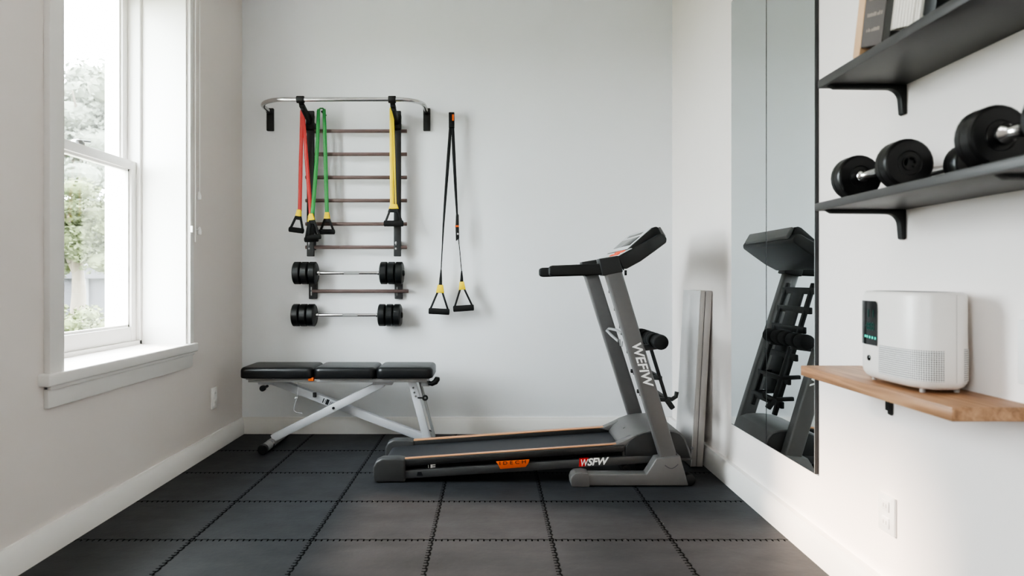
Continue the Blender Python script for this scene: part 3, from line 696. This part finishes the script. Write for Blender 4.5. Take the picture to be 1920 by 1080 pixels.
# floor bases with the cheek that takes the upright
def base(ya, yb2, near):
    m = MB()
    m.prism([(0.455, 0.004), (0.955, 0.004), (0.915, 0.150), (0.80, 0.137), (0.752, 0.060), (0.455, 0.060)], ya, yb2, 'y', 0.006, 3)
    o = m.build('base_foot', M['tread_grey'], tm, 50)
    c = MB(); c.prism([(0.388, 0.006), (0.385, 0.035), (0.392, 0.055), (0.408, 0.068), (0.44, 0.070), (0.472, 0.066), (0.478, 0.0), (0.395, 0.0)], ya - 0.006, yb2 + 0.006, 'y', 0.006, 3)
    c.build('end_cap', M['tread_grey'], o, 50)
    w = MB(); w.lathe((0.965, ya + 0.012, 0.028), (0, 1, 0), [(0, 0), (0, 0.022), (0.004, 0.028), (yb2 - ya - 0.028, 0.028), (yb2 - ya - 0.024, 0.022), (yb2 - ya - 0.024, 0)], 24)
    w.build('transport_wheel', M['tread_black'], o)
    l_ = MB(); cx2, cz2 = 0.872, 0.105
    l_.sweep([(cx2 - 0.032 + 0.064 * t, ya - 0.0005, cz2 - 0.018 * math.sin(PI * t) + 0.004 * t) for t in [i / 12 for i in range(13)]], 0.002, 0.001, seg=8)
    l_.build('embossed_curve', M['tread_mid'], o)
    return o
base(3.325, 3.40, True); base(3.98, 4.055, False)
MB().box((0.84, 3.39, 0.02), (0.90, 3.99, 0.06), 0.006).build('cross_tube', M['tread_black'], tm)
# uprights
def upright(ya, yb2, xb0, xb1):
    m = MB()
    A = (xb0 + 0.0, 0.125); B = (xb1, 1.055)
    d = Vector((B[0] - A[0], 0, B[1] - A[1])).normalized(); n_ = Vector((d.z, 0, -d.x)) * 0.0405
    m.prism([(A[0] - n_.x, A[1] - n_.z), (A[0] + n_.x, A[1] + n_.z), (B[0] + n_.x, B[1] + n_.z), (B[0] - n_.x, B[1] - n_.z)], ya, yb2, 'y', 0.010, 4)
    return m.build('upright', M['tread_grey'], tm, 50)
un = upright(3.337, 3.40, 0.868, 0.590); uf = upright(3.99, 4.05, 0.868, 0.575)
# lettering on the near upright, read top to bottom
dv = Vector((0.868 - 0.590, 0, 0.125 - 1.055)).normalized(); uv_ = Vector((-dv.z, 0, dv.x))
o_ = at(1193, 641, 3.335)
MB().text('WEFIW', o_ - uv_ * 0.024 + Vector((0, -0.0008, 0)), dv, uv_, 0.062, 0.22, 0.0014, sx=1.06).build('lettering', M['white_ink'], un, 0)
# logo on the frame rail
sl = Vector((1, 0, 0.0648)).normalized(); su = Vector((-0.0648, 0, 1)).normalized(); yl = YN - 0.003
o_ = at(1087.5, 874, yl)
MB().text('W', o_ + Vector((0, -0.0012, 0)), sl, su, 0.048, 0.3, 0.0004, sx=0.72).build('lettering', M['white_ink'], near_rail, 0)
MB().text('SFW', at(1101, 872.6, yl) + Vector((0, -0.0012, 0)), sl, su, 0.048, 0.3, 0.0016, sx=1.02).build('lettering', M['white_ink'], near_rail, 0)
p = [at(1085.5, 875, yl), at(1098, 874, yl), at(1104, 858, yl), at(1086.5, 859, yl)]
MB().prism([(v.x, v.z) for v in p], yl - 0.0006, yl + 0.001, 'y').build('red_patch', M['red_ink'], near_rail, 0)
MB().text('F', at(806.5, 880.5, YN + 0.02), sl, su, 0.036, 0.05, 0.0016, sx=1.5).text('I', at(802, 880.5, YN + 0.02), sl, su, 0.034, 0.0, 0.0).build('lettering', M['white_ink'], near_rail, 0)
MB().prism([(v.x, v.z) for v in (at(781.5, 892.5, yl), at(793, 892, yl), at(790, 884.5, yl), at(783, 884.5, yl))], yl - 0.0006, yl + 0.001, 'y').build('dark_mark', M['dark_ink'], near_rail, 0)
p = [at(930, 865.2, yl), at(993, 861.2, yl), at(990.5, 868.2, yl), at(985.5, 875, yl), at(938, 879, yl), at(934.5, 871.5, yl)]
ot = MB().prism([(v.x, v.z) for v in p], yl - 0.006, yl + 0.004, 'y', 0.0012).build('orange_plate', M['orange'], tm)
MB().text('IDECH', at(936, 872, yl - 0.006), sl, su, 0.024, 0.0, 0.0002, sx=1.35, spacing=1.6, thick=0.0006).build('lettering', M['dark_ink'], ot, 0)
# console
YA, YZ = 3.352, 4.03
for (ya, yb2) in ((3.335, 3.425), (3.96, 4.06)):
    m = MB(); m.prism([(0.522, 1.100), (0.618, 1.116), (0.642, 1.036), (0.542, 1.016)], ya, yb2, 'y', 0.006, 3); m.build('console_bracket', M['tread_dark'], tm, 50)
    m = MB(); y0, y1 = (3.342, 3.382) if ya < 3.6 else (4.005, 4.045)
    m.prism([(0.282, 1.022), (0.282, 1.062), (0.30, 1.068), (0.56, 1.078), (0.56, 1.022), (0.30, 1.014)], y0, y1, 'y', 0.013, 4, 20); m.build('handlebar', M['tread_black'], tm, 60)
m = MB(); m.prism([(0.600, 1.075), (0.618, 1.112), (0.72, 1.164), (0.823, 1.222), (0.842, 1.222), (0.858, 1.200), (0.856, 1.180), (0.80, 1.138), (0.73, 1.088), (0.66, 1.05)], YA, YZ, 'y', 0.008, 3, 25)
cs = m.build('console', M['tread_dark'], tm, 40)
sd = Vector((0.823 - 0.618, 0, 1.222 - 1.112)).normalized(); sn = Vector((-sd.z, 0, sd.x)); s0 = Vector((0.618, 0, 1.112))
def onsurf(a, b, h0, h1, y0, y1, bev=0.002):
    q = [s0 + sd * a + sn * h0, s0 + sd * b + sn * h0, s0 + sd * b + sn * h1, s0 + sd * a + sn * h1]
    return MB().prism([(v.x, v.z) for v in q], y0, y1, 'y', bev)
def housing(poly, y0, y1, bev):
    q = [s0 + sd * a + sn * h for a, h in poly]
    return MB().prism([(v.x, v.z) for v in q], y0, y1, 'y', bev)
housing([(0.055, -0.01), (0.25, -0.01), (0.252, 0.030), (0.243, 0.039), (0.225, 0.041), (0.06, 0.004)], YA + 0.045, YZ - 0.045, 0.005).build('display_housing', M['tread_black'], cs, 50)
slope = lambda a: 0.004 + (a - 0.06) * 0.2242
housing([(0.07, slope(0.07) - 0.002), (0.222, slope(0.222) - 0.002), (0.222, slope(0.222) + 0.002), (0.07, slope(0.07) + 0.002)], YA + 0.065, YZ - 0.065, 0.001).build('display_surround', M['decal_grey'], cs)
housing([(0.10, slope(0.10) + 0.001), (0.165, slope(0.165) + 0.001), (0.165, slope(0.165) + 0.004), (0.10, slope(0.10) + 0.004)], YA + 0.11, YZ - 0.11, 0.001).build('screen', M['screen'], cs)
housing([(0.185, slope(0.185) + 0.001), (0.205, slope(0.205) + 0.001), (0.205, slope(0.205) + 0.003), (0.185, slope(0.185) + 0.003)], YA + 0.16, YZ - 0.16, 0.001).build('tablet_ledge', M['tread_grey'], cs)
onsurf(-0.01, 0.08, 0.0, 0.004, YA + 0.0, YZ - 0.0, 0.001).build('button_panel', M['decal_grey'], cs)
bt = MB()
for i in range(7):
    for j in range(2):
        q = onsurf(0.008 + j * 0.03, 0.026 + j * 0.03, 0.003, 0.009, YA + 0.05 + i * 0.032, YA + 0.072 + i * 0.032, 0.002)
        me = bpy.data.meshes.new('t'); q.bm.to_mesh(me); q.bm.free(); bt.bm.from_mesh(me); bpy.data.meshes.remove(me)
bt.build('buttons', M['orange_ink'], cs)
MB().prism([(0.84, 1.262), (0.868, 1.215), (0.86, 1.20), (0.83, 1.215), (0.818, 1.25)], YA + 0.06, YZ - 0.06, 'y', 0.005, 3).build('console_lip', M['tread_grey'], cs)
k = MB(); k.cyl((0.655, 3.345, 1.045), (0.655, 3.345, 1.02), 0.006, seg=12, bevel=0.002); k.sweep([(0.618, 3.347, 1.112), (0.63, 3.346, 1.08), (0.645, 3.345, 1.045)], 0.003, seg=8); k.build('safety_key_cord', M['screen'], tm)
# massage roller and folded accessory frame in front of the uprights
rx, rz = 0.815, 0.699
prof = [(0, 0), (0, 0.031), (0.003, 0.035)]
L = 0.0
for seg_ in range(5):
    a = 0.004 + seg_ * 0.092
    prof += [(a + 0.004, 0.036), (a + 0.02, 0.037), (a + 0.07, 0.036), (a + 0.082, 0.034), (a + 0.086, 0.029), (a + 0.09, 0.029)]
prof += [(0.468, 0.034), (0.47, 0)]
MB().lathe((rx, 3.29, rz), (0, 1, 0), prof, 28).build('massage_roller', M['foam'], tm, 50)
m = MB()
m.bar((0.735, 3.44, 0.655), (0.83, 3.44, 0.668), 0.03, 0.03, (0, 1, 0), 0.004); m.bar((0.735, 3.70, 0.655), (0.83, 3.70, 0.668), 0.03, 0.03, (0, 1, 0), 0.004)
m.build('roller_mount', M['rack'], tm)
xf = lambda z: 0.816 + (0.64 - z) * 0.308
ac = MB()
for y in (3.50, 3.74): ac.bar((xf(0.66), y, 0.66), (xf(0.385), y, 0.385), 0.016, 0.018, (0, 1, 0), 0.003)
for z, w in ((0.50, 0.02), (0.39, 0.026)):
    ac.bar((xf(z), 3.49, z), (xf(z), 3.75, z), w, 0.02, (0, 0, 1), 0.003)
    for y in (3.50, 3.74): ac.bar((xf(z) - 0.10, y, z + 0.004), (xf(z), y, z), 0.02, 0.02, (0, 1, 0), 0.003)
ac.bar((xf(0.40), 3.50, 0.395), (xf(0.40) + 0.035, 3.50, 0.345), 0.026, 0.03, (0, 1, 0), 0.006)
ac.sweep([(xf(0.40), 3.50, 0.395), (xf(0.40) + 0.03, 3.50, 0.392), (xf(0.40) + 0.05, 3.50, 0.405), (xf(0.40) + 0.055, 3.50, 0.43)], 0.011, seg=12)
ac.build('accessory_frame', M['black_metal'], tm)
la = MB(); xg = lambda z: 0.590 + (1.055 - z) * 0.2989 + 0.05
for y in (3.56, 3.86): la.bar((xg(0.98), y, 0.98), (xg(0.30), y, 0.30), 0.02, 0.03, (0, 1, 0), 0.004)
for z in (0.94, 0.84, 0.74, 0.60, 0.48, 0.36): la.bar((xg(z), 3.50, z), (xg(z), 3.90, z), 0.018, 0.035, (0, 0, 1), 0.004)
la.bar((xg(0.93), 3.71, 0.93), (xg(0.4), 3.71, 0.4), 0.012, 0.14, (0, 1, 0), 0.003)
la.build('folded_rack', M['black_metal'], tm)
k = MB(); k.sweep([at(1160, 640, 3.80), at(1146, 628, 3.88), at(1138, 620, 3.95), at(1142, 616, 3.93), at(1156, 619, 3.86), at(1166, 626, 3.8)], 0.008, seg=12); k.sweep([at(1162, 636, 3.8), at(1163, 648, 3.8), at(1166, 650, 3.8), at(1167, 640, 3.8)], 0.004, seg=10); k.build('belt_hook', M['grey_paint'], tm)

# ------------------------------------------------------------------ leaning panel
pn = thing('leaning_panel', 'tall white flat panel leaning against right wall behind the treadmill', 'panel', (1.12, 3.85, 0))
ya, yb2 = 3.665, 3.98
Ht = 0.94
def sl_prism(off0, off1, y0, y1, z0=0.0, z1=Ht, bev=0.003):
    # slab sloping from the baseboard (bottom) to the wall (top)
    xb0 = 1.128; xt0 = 1.178
    return MB().prism([(xb0 - off1, z0 + 0.004), (xb0 - off0, z0 + 0.004), (lerp(xb0, xt0, z1 / Ht) - off0, z1), (lerp(xb0, xt0, z1 / Ht) - off1, z1)], y0, y1, 'y', bev)
sl_prism(0.0, 0.034, ya, yb2).build('backing_board', M['panel_edge'], pn)
sl_prism(0.036, 0.061, ya, yb2).build('front_board', M['panel_edge'], pn)
sl_prism(0.061, 0.065, ya, yb2, bev=0.001).build('white_face', M['panel'], pn)
sl_prism(0.033, 0.037, ya + 0.004, yb2 - 0.004, 0.005, Ht - 0.006, 0).build('joint', M['dark_ink'], pn)
k = MB(); k.cyl((1.068, ya - 0.012, 0.105), (1.068, ya, 0.105), 0.008, seg=14); k.build('knob', M['cap_fastener'], pn)

# ------------------------------------------------------------------ right-hand shelves
def black_shelf(label, xf_, z0, z1, y0, y1, brs):
    t = thing('black_shelf', label, 'shelf', (XR, (y0 + y1) / 2, z0), 'black wall shelves')
    MB().box((xf_, y0, z0), (XR, y1, z1), 0.0015).build('board', M['shelf_black'], t)
    for yb in brs:
        w = 0.011
        pts = [(xf_ + 0.012, z0), (XR, z0), (XR, z0 - 0.082), (XR - 0.005, z0 - 0.086), (XR - 0.013, z0 - 0.082)]
        for k in range(7):
            a = k / 6 * PI / 2; pts.append((XR - 0.050 + 0.034 * math.cos(a), z0 - 0.046 + 0.034 * math.sin(a)))
        pts.append((xf_ + 0.03, z0 - 0.010))
        m = MB(); m.prism(pts, yb - w, yb + w, 'y', 0.0025, 2, 40)
        m.build('bracket', M['black_metal'], t, 40)
    return t
black_shelf('upper black wall shelf holding the leaning books', 0.948, 1.553, 1.577, 1.05, 2.0, (1.965, 1.18))
black_shelf('lower black wall shelf holding the dumbbells', 0.941, 1.1985, 1.2205, 1.05, 2.005, (1.968, 1.30))
ws = thing('wooden_shelf', 'oak wall shelf carrying the white air purifier', 'shelf', (XR, 1.84, 0.70))
MB().box((0.988, 1.477, 0.695), (XR, 2.198, 0.726), 0.002).build('board', M['wood'], ws)
for yb in (2.035,):
    m = MB(); m.prism([(1.05, 0.695), (XR, 0.695), (XR, 0.605), (XR - 0.004, 0.60), (XR - 0.012, 0.605), (XR - 0.014, 0.675), (1.05, 0.688)], yb - 0.014, yb - 0.004, 'y', 0.002)
    m.box((XR - 0.008, yb - 0.002, 0.612), (XR, yb + 0.016, 0.694), 0.003); m.build('bracket', M['black_metal'], ws)

# books on the upper shelf, leaning towards the camera along the shelf
ZS = 1.577
lean = math.radians(13)
G = 'books on the upper black shelf'
def book(label, y, w, x0, h, depth, cover, pages=None, cat='book', cov=0.004):
    """stands at (x0..x0+depth), thickness w along the shelf, foot at y (far side), leaning to -y"""
    t = thing('book', label, cat, (x0, y, ZS), G)
    dn = Vector((0, -math.sin(lean), math.cos(lean))); dt = Vector((0, -math.cos(lean), -math.sin(lean)))
    # pivot: the near lower edge rests on the shelf
    y = book.edge - 0.052 * w - 0.001
    piv = Vector((0, y - w * math.cos(lean), ZS + 0.0005)); book.edge = piv.y
    def slab(m, a, b, d0, d1, z0, z1, bev=0.0015):
        pts = [piv - dt * (w - a) * 1 + dn * z for a, z in ((a, z0), (b, z0), (b, z1), (a, z1))]
        m.prism([(p.y, p.z) for p in pts], x0 + d0, x0 + d1, 'x', bev); return m
    m = MB()
    if pages is None:
        slab(m, 0, w, 0, depth, 0, h, 0.003); o = m.build('cover', cover, t)
    else:
        slab(m, 0, cov, 0, depth, 0, h); slab(m, w - cov, w, 0, depth, 0, h); slab(m, 0, w, depth - cov, depth, 0, h)
        o = m.build('cover', cover, t)
        pm = MB()
        n = max(3, int((w - 2 * cov) / 0.006))
        for i in range(n):
            a = cov + (w - 2 * cov) * i / n; slab(pm, a + 0.0003, a + (w - 2 * cov) / n - 0.0003, 0.003 + 0.0015 * (i % 2), depth - 0.005, 0.003, h - 0.004, 0)
        pm.build('pages', pages, t)
    return t, piv, dn, dt
YK = 1.826; book.edge = YK + 0.004
paper = mat('paper', (232, 226, 218), 0.8, var=0.06, scale=90)
x0 = 0.958
book('tan-covered book leaning at the far end of the upper shelf', YK, 0.034, x0, 0.27, 0.15, M['tan'])
t, piv, dn, dt = book('thick grey book with pale lettering leaning on the upper shelf', YK - 0.036, 0.098, x0, 0.26, 0.16, M['book_grey'])
for row, (hz, a0, a1) in enumerate(((0.036, 0.022, 0.078), (0.072, 0.018, 0.082), (0.112, 0.020, 0.084), (0.15, 0.018, 0.08))):
    a = a0; lt = MB()
    while a < a1:
        w_ = random.uniform(0.003, 0.008)
        c = piv - dt * (0.098 - a) + dn * hz
        hgt = random.uniform(0.006, 0.010)
        q = [c, c + dt * w_, c + dt * w_ + dn * hgt, c + dn * hgt]
        lt.prism([(p.y, p.z) for p in q], x0 - 0.0006, x0 + 0.001, 'x'); a += w_ + random.choice((0.0012, 0.0012, 0.004))
    lt.build('lettering', M['book_ink'], t, 0)
book('dark book leaning between the grey book and the white page blocks', YK - 0.138, 0.032, x0, 0.27, 0.16, M['book_dark'])
book('open-edged book with white pages leaning beside the dark book', YK - 0.172, 0.085, x0, 0.25, 0.15, paper, paper, cov=0.0015)
book('thin cream book with rounded edge leaning after the thicker white pages', YK - 0.260, 0.026, x0, 0.25, 0.15, paper, paper, cov=0.002)
book('black book nearest the camera on the upper shelf', YK - 0.290, 0.045, x0 + 0.005, 0.27, 0.16, M['rubber'])

# dumbbells on the lower shelf, axes along the shelf
ZD = 1.2205
GD = 'black dumbbells on the lower shelf'
def dumbbell(label, x, yfar, r, pl, gap, hr):
    """far plate, chrome handle, near plate; yfar = far end, runs towards -y"""
    zc = ZD + r + 0.0002
    t = thing('dumbbell', label, 'dumbbell', (x, yfar, ZD), GD)
    ax = (0, -1, 0)
    def plate(y0, th):
        prof = [(0, 0.018), (0, r * 0.86), (0.003, r * 0.97), (0.006, r), (th * 0.42 - 0.0015, r), (th * 0.42, r * 0.985), (th * 0.42 + 0.0015, r), (th - 0.007, r), (th - 0.002, r * 0.965), (th, r * 0.89), (th, r * 0.5), (th - 0.002, r * 0.47), (th - 0.002, 0.018)]
        m = MB(); m.lathe((x, y0, zc), ax, prof, 26); m.build('weight_plate', M['dumbbell'], t, 22)
    plate(yfar, pl); plate(yfar - pl - gap, pl)
    h = MB(); y0 = yfar - pl; k = hr / 0.0115
    h.lathe((x, y0 + 0.002, zc), ax, [(0, hr * 1.2), (0.003, hr * 1.35), (0.010 * k, hr * 1.62), (0.017 * k, hr * 1.55), (0.023 * k, hr * 1.2), (0.027 * k, hr * 0.92), (gap * 0.5, hr * 1.08), (gap - 0.025 * k, hr * 0.92), (gap - 0.021 * k, hr * 1.2), (gap - 0.015 * k, hr * 1.55), (gap - 0.008 * k, hr * 1.62), (gap + 0.001, hr * 1.35), (gap + 0.004, hr * 1.2)], 28)
    h.build('handle', M['chrome_bright'] if hr > 0.01 else M['chrome'], t, 50)
    for yy, s in ((yfar, 1), (yfar - 2 * pl - gap, -1)):
        MB().lathe((x, yy - s * 0.002, zc), (0, s, 0), [(0, 0.0185), (0.003, 0.0185), (0.003, 0.014), (0.0015, 0.011), (0.0015, 0)], 24).build('hub', M['screen'], t)
    return t
dumbbell('black dumbbell with chrome handle at the far end of the lower shelf', 1.012, 1.936, 0.0605, 0.05, 0.172, 0.0115)
dumbbell('black dumbbell with chrome handle nearest the camera, cut off by the picture edge', 1.004, 1.408, 0.0625, 0.052, 0.125, 0.0135)
dumbbell('smaller black dumbbell behind the far one, close to the wall', 1.120, 1.872, 0.049, 0.048, 0.185, 0.0068)

# ------------------------------------------------------------------ air purifier
CX, CY, AX, BY, NN = 1.087, 1.780, 0.077, 0.150, 3.2
ap = thing('air_purifier', 'white rounded air purifier with black display on the oak shelf', 'air purifier', (CX, CY, 0.726))
def se(th, o=0.0, k=1.0):
    c, s = math.cos(th), math.sin(th)
    return (CX + (AX * k + o) * math.copysign(abs(c) ** (2 / NN), c), CY + (BY * k + o) * math.copysign(abs(s) ** (2 / NN), s))
b = bmesh.new(); NS = 128; rings = []
ZB, ZT = 0.734, 0.969
for z, o in ((ZB, -0.030), (ZB + 0.002, -0.018), (ZB + 0.008, -0.008), (ZB + 0.018, -0.002), (ZB + 0.03, 0.0), (ZT - 0.012, -0.0015), (ZT - 0.004, -0.004), (ZT, -0.009), (ZT + 0.0005, -0.016), (ZT - 0.004, -0.018), (ZT - 0.006, -0.05)):
    rings.append([b.verts.new((*se(2 * PI * k / NS, o), z)) for k in range(NS)])
for A, B in zip(rings, rings[1:]):
    for k in range(NS): b.faces.new((A[k], A[(k + 1) % NS], B[(k + 1) % NS], B[k]))
b.faces.new(rings[0]); b.faces.new(rings[-1]); bmesh.ops.recalc_face_normals(b, faces=b.faces)
MB()._merge(b).build('body', M['purifier'], ap, 50)
def ring_slab(z, o, h):
    m = MB(); m.prism([se(2 * PI * k / 96, o) for k in range(96)], z, z + h, 'z'); return m
ring_slab(ZT - 0.004, -0.022, 0.0042).build('top_vent', M['rack'], ap, 40)
def patch(t0, t1, z0, z1, off, n=40, du=1, dv_=1, rnd=0.0):
    b = bmesh.new(); uvl = b.loops.layers.uv.new('UVMap'); L = [0]
    pts = [se(t0 + (t1 - t0) * k / n, off) for k in range(n + 1)]
    for p, q in zip(pts, pts[1:]): L.append(L[-1] + math.dist(p, q))
    def ztop(s): 
        e = min(s, L[-1] - s); return 0 if (rnd == 0 or e >= rnd) else rnd - math.sqrt(max(0, rnd * rnd - (rnd - e) ** 2))
    v0 = [b.verts.new((*p, z0)) for p in pts]; v1 = [b.verts.new((*p, z1 - ztop(L[i]))) for i, p in enumerate(pts)]
    for k in range(n):
        fc = b.faces.new((v0[k], v0[k + 1], v1[k + 1], v1[k]))
        for lp, (uu, vv) in zip(fc.loops, ((L[k], z0), (L[k + 1], z0), (L[k + 1], z1), (L[k], z1))): lp[uvl].uv = (uu / du, vv / dv_)
    m = MB(); m._merge(b); return m
dsp = patch(2.40, 3.10, 0.826, 0.943, 0.0012, rnd=0.008).build('display', M['screen'], ap, 60)
g0 = patch(3.12, 4.64, 0.757, 0.830, 0.0008, 80, 0.0052, 0.0052).build('grille', M['grille'], ap, 60)
patch(4.98, 5.5, 0.757, 0.835, 0.0008, 30, 0.0052, 0.0052).build('grille', M['grille'], ap, 60)
patch(4.775, 4.785, ZB + 0.02, ZT - 0.006, 0.0006, 2).build('seam_line', M['seam'], ap, 0)
def led(y, z, w, h, mtl, nm, parent):
    s = abs((y - CY) / BY) ** (NN / 2); th = PI - math.asin(s) if y > CY else PI + math.asin(s)
    x, yy = se(th, 0.002); m = MB(); m.box((x - 0.0006, y - w / 2, z - h / 2), (x + 0.0006, y + w / 2, z + h / 2)); return m
ld = MB()
def addled(target, y, z, w, h):
    q = led(y, z, w, h, None, None, None); me = bpy.data.meshes.new('t'); q.bm.to_mesh(me); q.bm.free(); target.bm.from_mesh(me); bpy.data.meshes.remove(me)
for i, y in enumerate((1.862, 1.850, 1.836, 1.822, 1.808)): addled(ld, y, 0.848 - 0.0006 * i, 0.0045, 0.0065)
ld.build('status_lights', M['teal'], dsp, 0)
ld = MB()
for y0 in (1.848, 1.834, 1.820):                       # seven-segment digits
    for (dy, dz, w_, h_) in ((0.004, 0.004, 0.0016, 0.007), (-0.004, 0.004, 0.0016, 0.007), (0, 0.009, 0.006, 0.0014), (0.004, -0.005, 0.0016, 0.007), (-0.004, -0.005, 0.0016, 0.007), (0, -0.010, 0.006, 0.0014)):
        addled(ld, y0 + dy, 0.876 + dz, w_, h_)
addled(ld, 1.862, 0.876, 0.005, 0.0014)
for y0 in (1.844, 1.818): addled(ld, y0, 0.910, 0.0014, 0.02)
ld.build('digits', M['teal_dim'], dsp, 0)
s_ = abs((1.842 - CY) / BY) ** (NN / 2); xx, yy = se(PI - math.asin(s_), 0.0)
MB().lathe((xx + 0.004, 1.842, 0.791), (-1, 0, 0), [(0, 0.008), (0.006, 0.0075), (0.007, 0.006), (0.007, 0)], 22).build('power_button', M['screen'], ap)
for (dx, dy) in ((-0.038, -0.105), (0.045, -0.105), (-0.038, 0.105), (0.045, 0.105)):
    MB().cyl((CX + dx, CY + dy, 0.7262), (CX + dx, CY + dy, ZB + 0.002), 0.006, 0.007, seg=16).build('foot', M['panel_edge'], ap)

# ------------------------------------------------------------------ outside
struct('ground', MB().box((-60, -40, -0.35), (XL - TL - 0.05, 60, -0.3)), mat('lawn', (92, 96, 74), 0.9, var=0.2, scale=2), 0)
def crown(c, r, n, rs, sc=(1, 1, 1)):
    """leafy crown: a few soft boughs covered in many single leaves"""
    m = MB(); boughs = []
    for _ in range(n // 22):
        d = Vector((random.gauss(0, 1), random.gauss(0, 1), random.gauss(0, 1))).normalized() * r * random.uniform(0.3, 0.92)
        boughs.append((Vector(c) + Vector((d.x * sc[0], d.y * sc[1], d.z * sc[2])), r * random.uniform(0.16, 0.32)))
    for p, q in boughs: m.ball(p, q * 0.72, 2, (1.15, 1.15, 0.75))
    b = bmesh.new()
    for p, q in boughs:
        for _ in range(170):
            d = Vector((random.gauss(0, 1), random.gauss(0, 1), random.gauss(0, 1))).normalized() * q * random.uniform(0.7, 1.15)
            o = p + Vector((d.x * 1.15, d.y * 1.15, d.z * 0.75)); sz = random.uniform(*rs) * 0.45
            e = Vector((random.gauss(0, 1), random.gauss(0, 1), random.gauss(0, .6))).normalized(); f = e.cross(Vector((random.gauss(0, 1), random.gauss(0, 1), random.gauss(0, 1)))).normalized()
            b.faces.new([b.verts.new(o - e * sz), b.verts.new(o + f * sz * 0.5), b.verts.new(o + e * sz), b.verts.new(o - f * sz * 0.5)])
    return m._merge(b)
def tree(label, x, y, zc, r, n, rs, leaf, cat='tree', sc=(1, 1, 1), name='garden_tree'):
    t = thing(name, label, cat, (x, y, -0.3))
    m = MB(); m.sweep([(x, y, -0.3), (x + 0.05, y, zc * 0.4), (x - 0.03, y + 0.05, zc)], [0.16, 0.12, 0.06], seg=10)
    for k in range(5):
        a = 2 * PI * k / 5; m.sweep([(x, y, zc * 0.6), (x + r * 0.3 * math.cos(a), y + r * 0.3 * math.sin(a), zc), (x + r * 0.6 * math.cos(a), y + r * 0.6 * math.sin(a), zc + r * 0.3)], [0.07, 0.04, 0.02], seg=8)
    m.build('trunk', M['bark'], t, 60); crown((x, y, zc), r, n, rs, sc).build('foliage', leaf, t, 0)
    return t
tree('tall pale airy tree beyond the upper window pane', -11.0, 18.8, 5.0, 2.5, 900, (0.10, 0.26), M['leaf_pale'])
tree('bushy light green tree seen through the lower window pane', -7.75, 12.9, 1.85, 1.0, 800, (0.06, 0.15), M['leaf_green'], sc=(1.3, 1.3, 1.0))
tree('low rounded shrub just above the window sill outside', -5.6, 9.6, 0.25, 0.62, 700, (0.04, 0.10), M['leaf_hedge'], cat='shrub', sc=(1.8, 1.5, 0.8), name='garden_shrub')
sh = thing('garden_shed', 'dark garden shed with a pale post behind the shrubs outside', 'shed', (-8.6, 14.9, -0.3))
MB().box((-10.2, 15.1, -0.3), (-7.6, 16.2, 1.02)).build('wall', M['shed'], sh, 0)
MB().prism([(-10.4, 1.02), (-7.4, 1.02), (-9.0, 1.35)], 14.95, 16.3, 'y').build('roof', M['shed'], sh, 0)
MB().box((-9.02, 14.98, -0.3), (-8.8, 15.1, 1.02)).build('post', M['shed_post'], sh, 0)

# ------------------------------------------------------------------ light
w = bpy.data.worlds.new('sky'); bpy.context.scene.world = w; w.use_nodes = True
bg = w.node_tree.nodes['Background']; bg.inputs[0].default_value = (0.88, 0.94, 1.0, 1); bg.inputs[1].default_value = 12.0
s = bpy.data.lights.new('sun', 'SUN'); s.energy = 4.8; s.angle = math.radians(6); s.color = (1.0, 0.74, 0.57)
so = bpy.data.objects.new('sun', s); C.objects.link(so); so.location = (-8, 6, 6)
so.rotation_euler = Vector((2.78, -0.72, -1.84)).to_track_quat('-Z', 'Y').to_euler()
def portal(loc, direction, sx, sy, energy, col, name):
    a = bpy.data.lights.new(name, 'AREA'); a.shape = 'RECTANGLE'; a.size = sx; a.size_y = sy; a.energy = energy; a.color = col
    o = bpy.data.objects.new(name, a); C.objects.link(o); o.location = loc
    o.rotation_euler = Vector(direction).to_track_quat('-Z', 'Z').to_euler(); return o
for wn in (W1, W_FILL):
    p = portal((xs0 - 0.04, (wn[0] + wn[1]) / 2, (wn[2] + wn[3]) / 2), (1, 0, 0), wn[1] - wn[0], wn[3] - wn[2], 1, (1, 1, 1), 'window_portal'); p.data.cycles.is_portal = True
portal((-0.5, 1.6, ZC - 0.03), (0, 0.12, -1), 1.2, 1.2, 6, (1.0, 0.98, 0.97), 'ceiling_fill')  # unseen soft light added under the ceiling as fill

# ------------------------------------------------------------------ camera
cam = bpy.data.cameras.new('camera'); co = bpy.data.objects.new('camera', cam); C.objects.link(co)
co.location = (0, 0, 1); co.rotation_euler = (PI / 2, 0, 0)
cam.sensor_width = 36; cam.lens = F / 1920 * 36; cam.shift_x = 40 / 1920; cam.shift_y = -16 / 1920
cam.dof.use_dof = True; cam.dof.focus_distance = 3.7; cam.dof.aperture_fstop = 3.2
cam.clip_start = 0.05; cam.clip_end = 200
sc = bpy.context.scene; sc.camera = co
sc.view_settings.view_transform = 'AgX'; sc.view_settings.look = 'AgX - High Contrast'; sc.view_settings.exposure = 1.22
sc.cycles.max_bounces = 10; sc.cycles.diffuse_bounces = 6; sc.cycles.transparent_max_bounces = 12
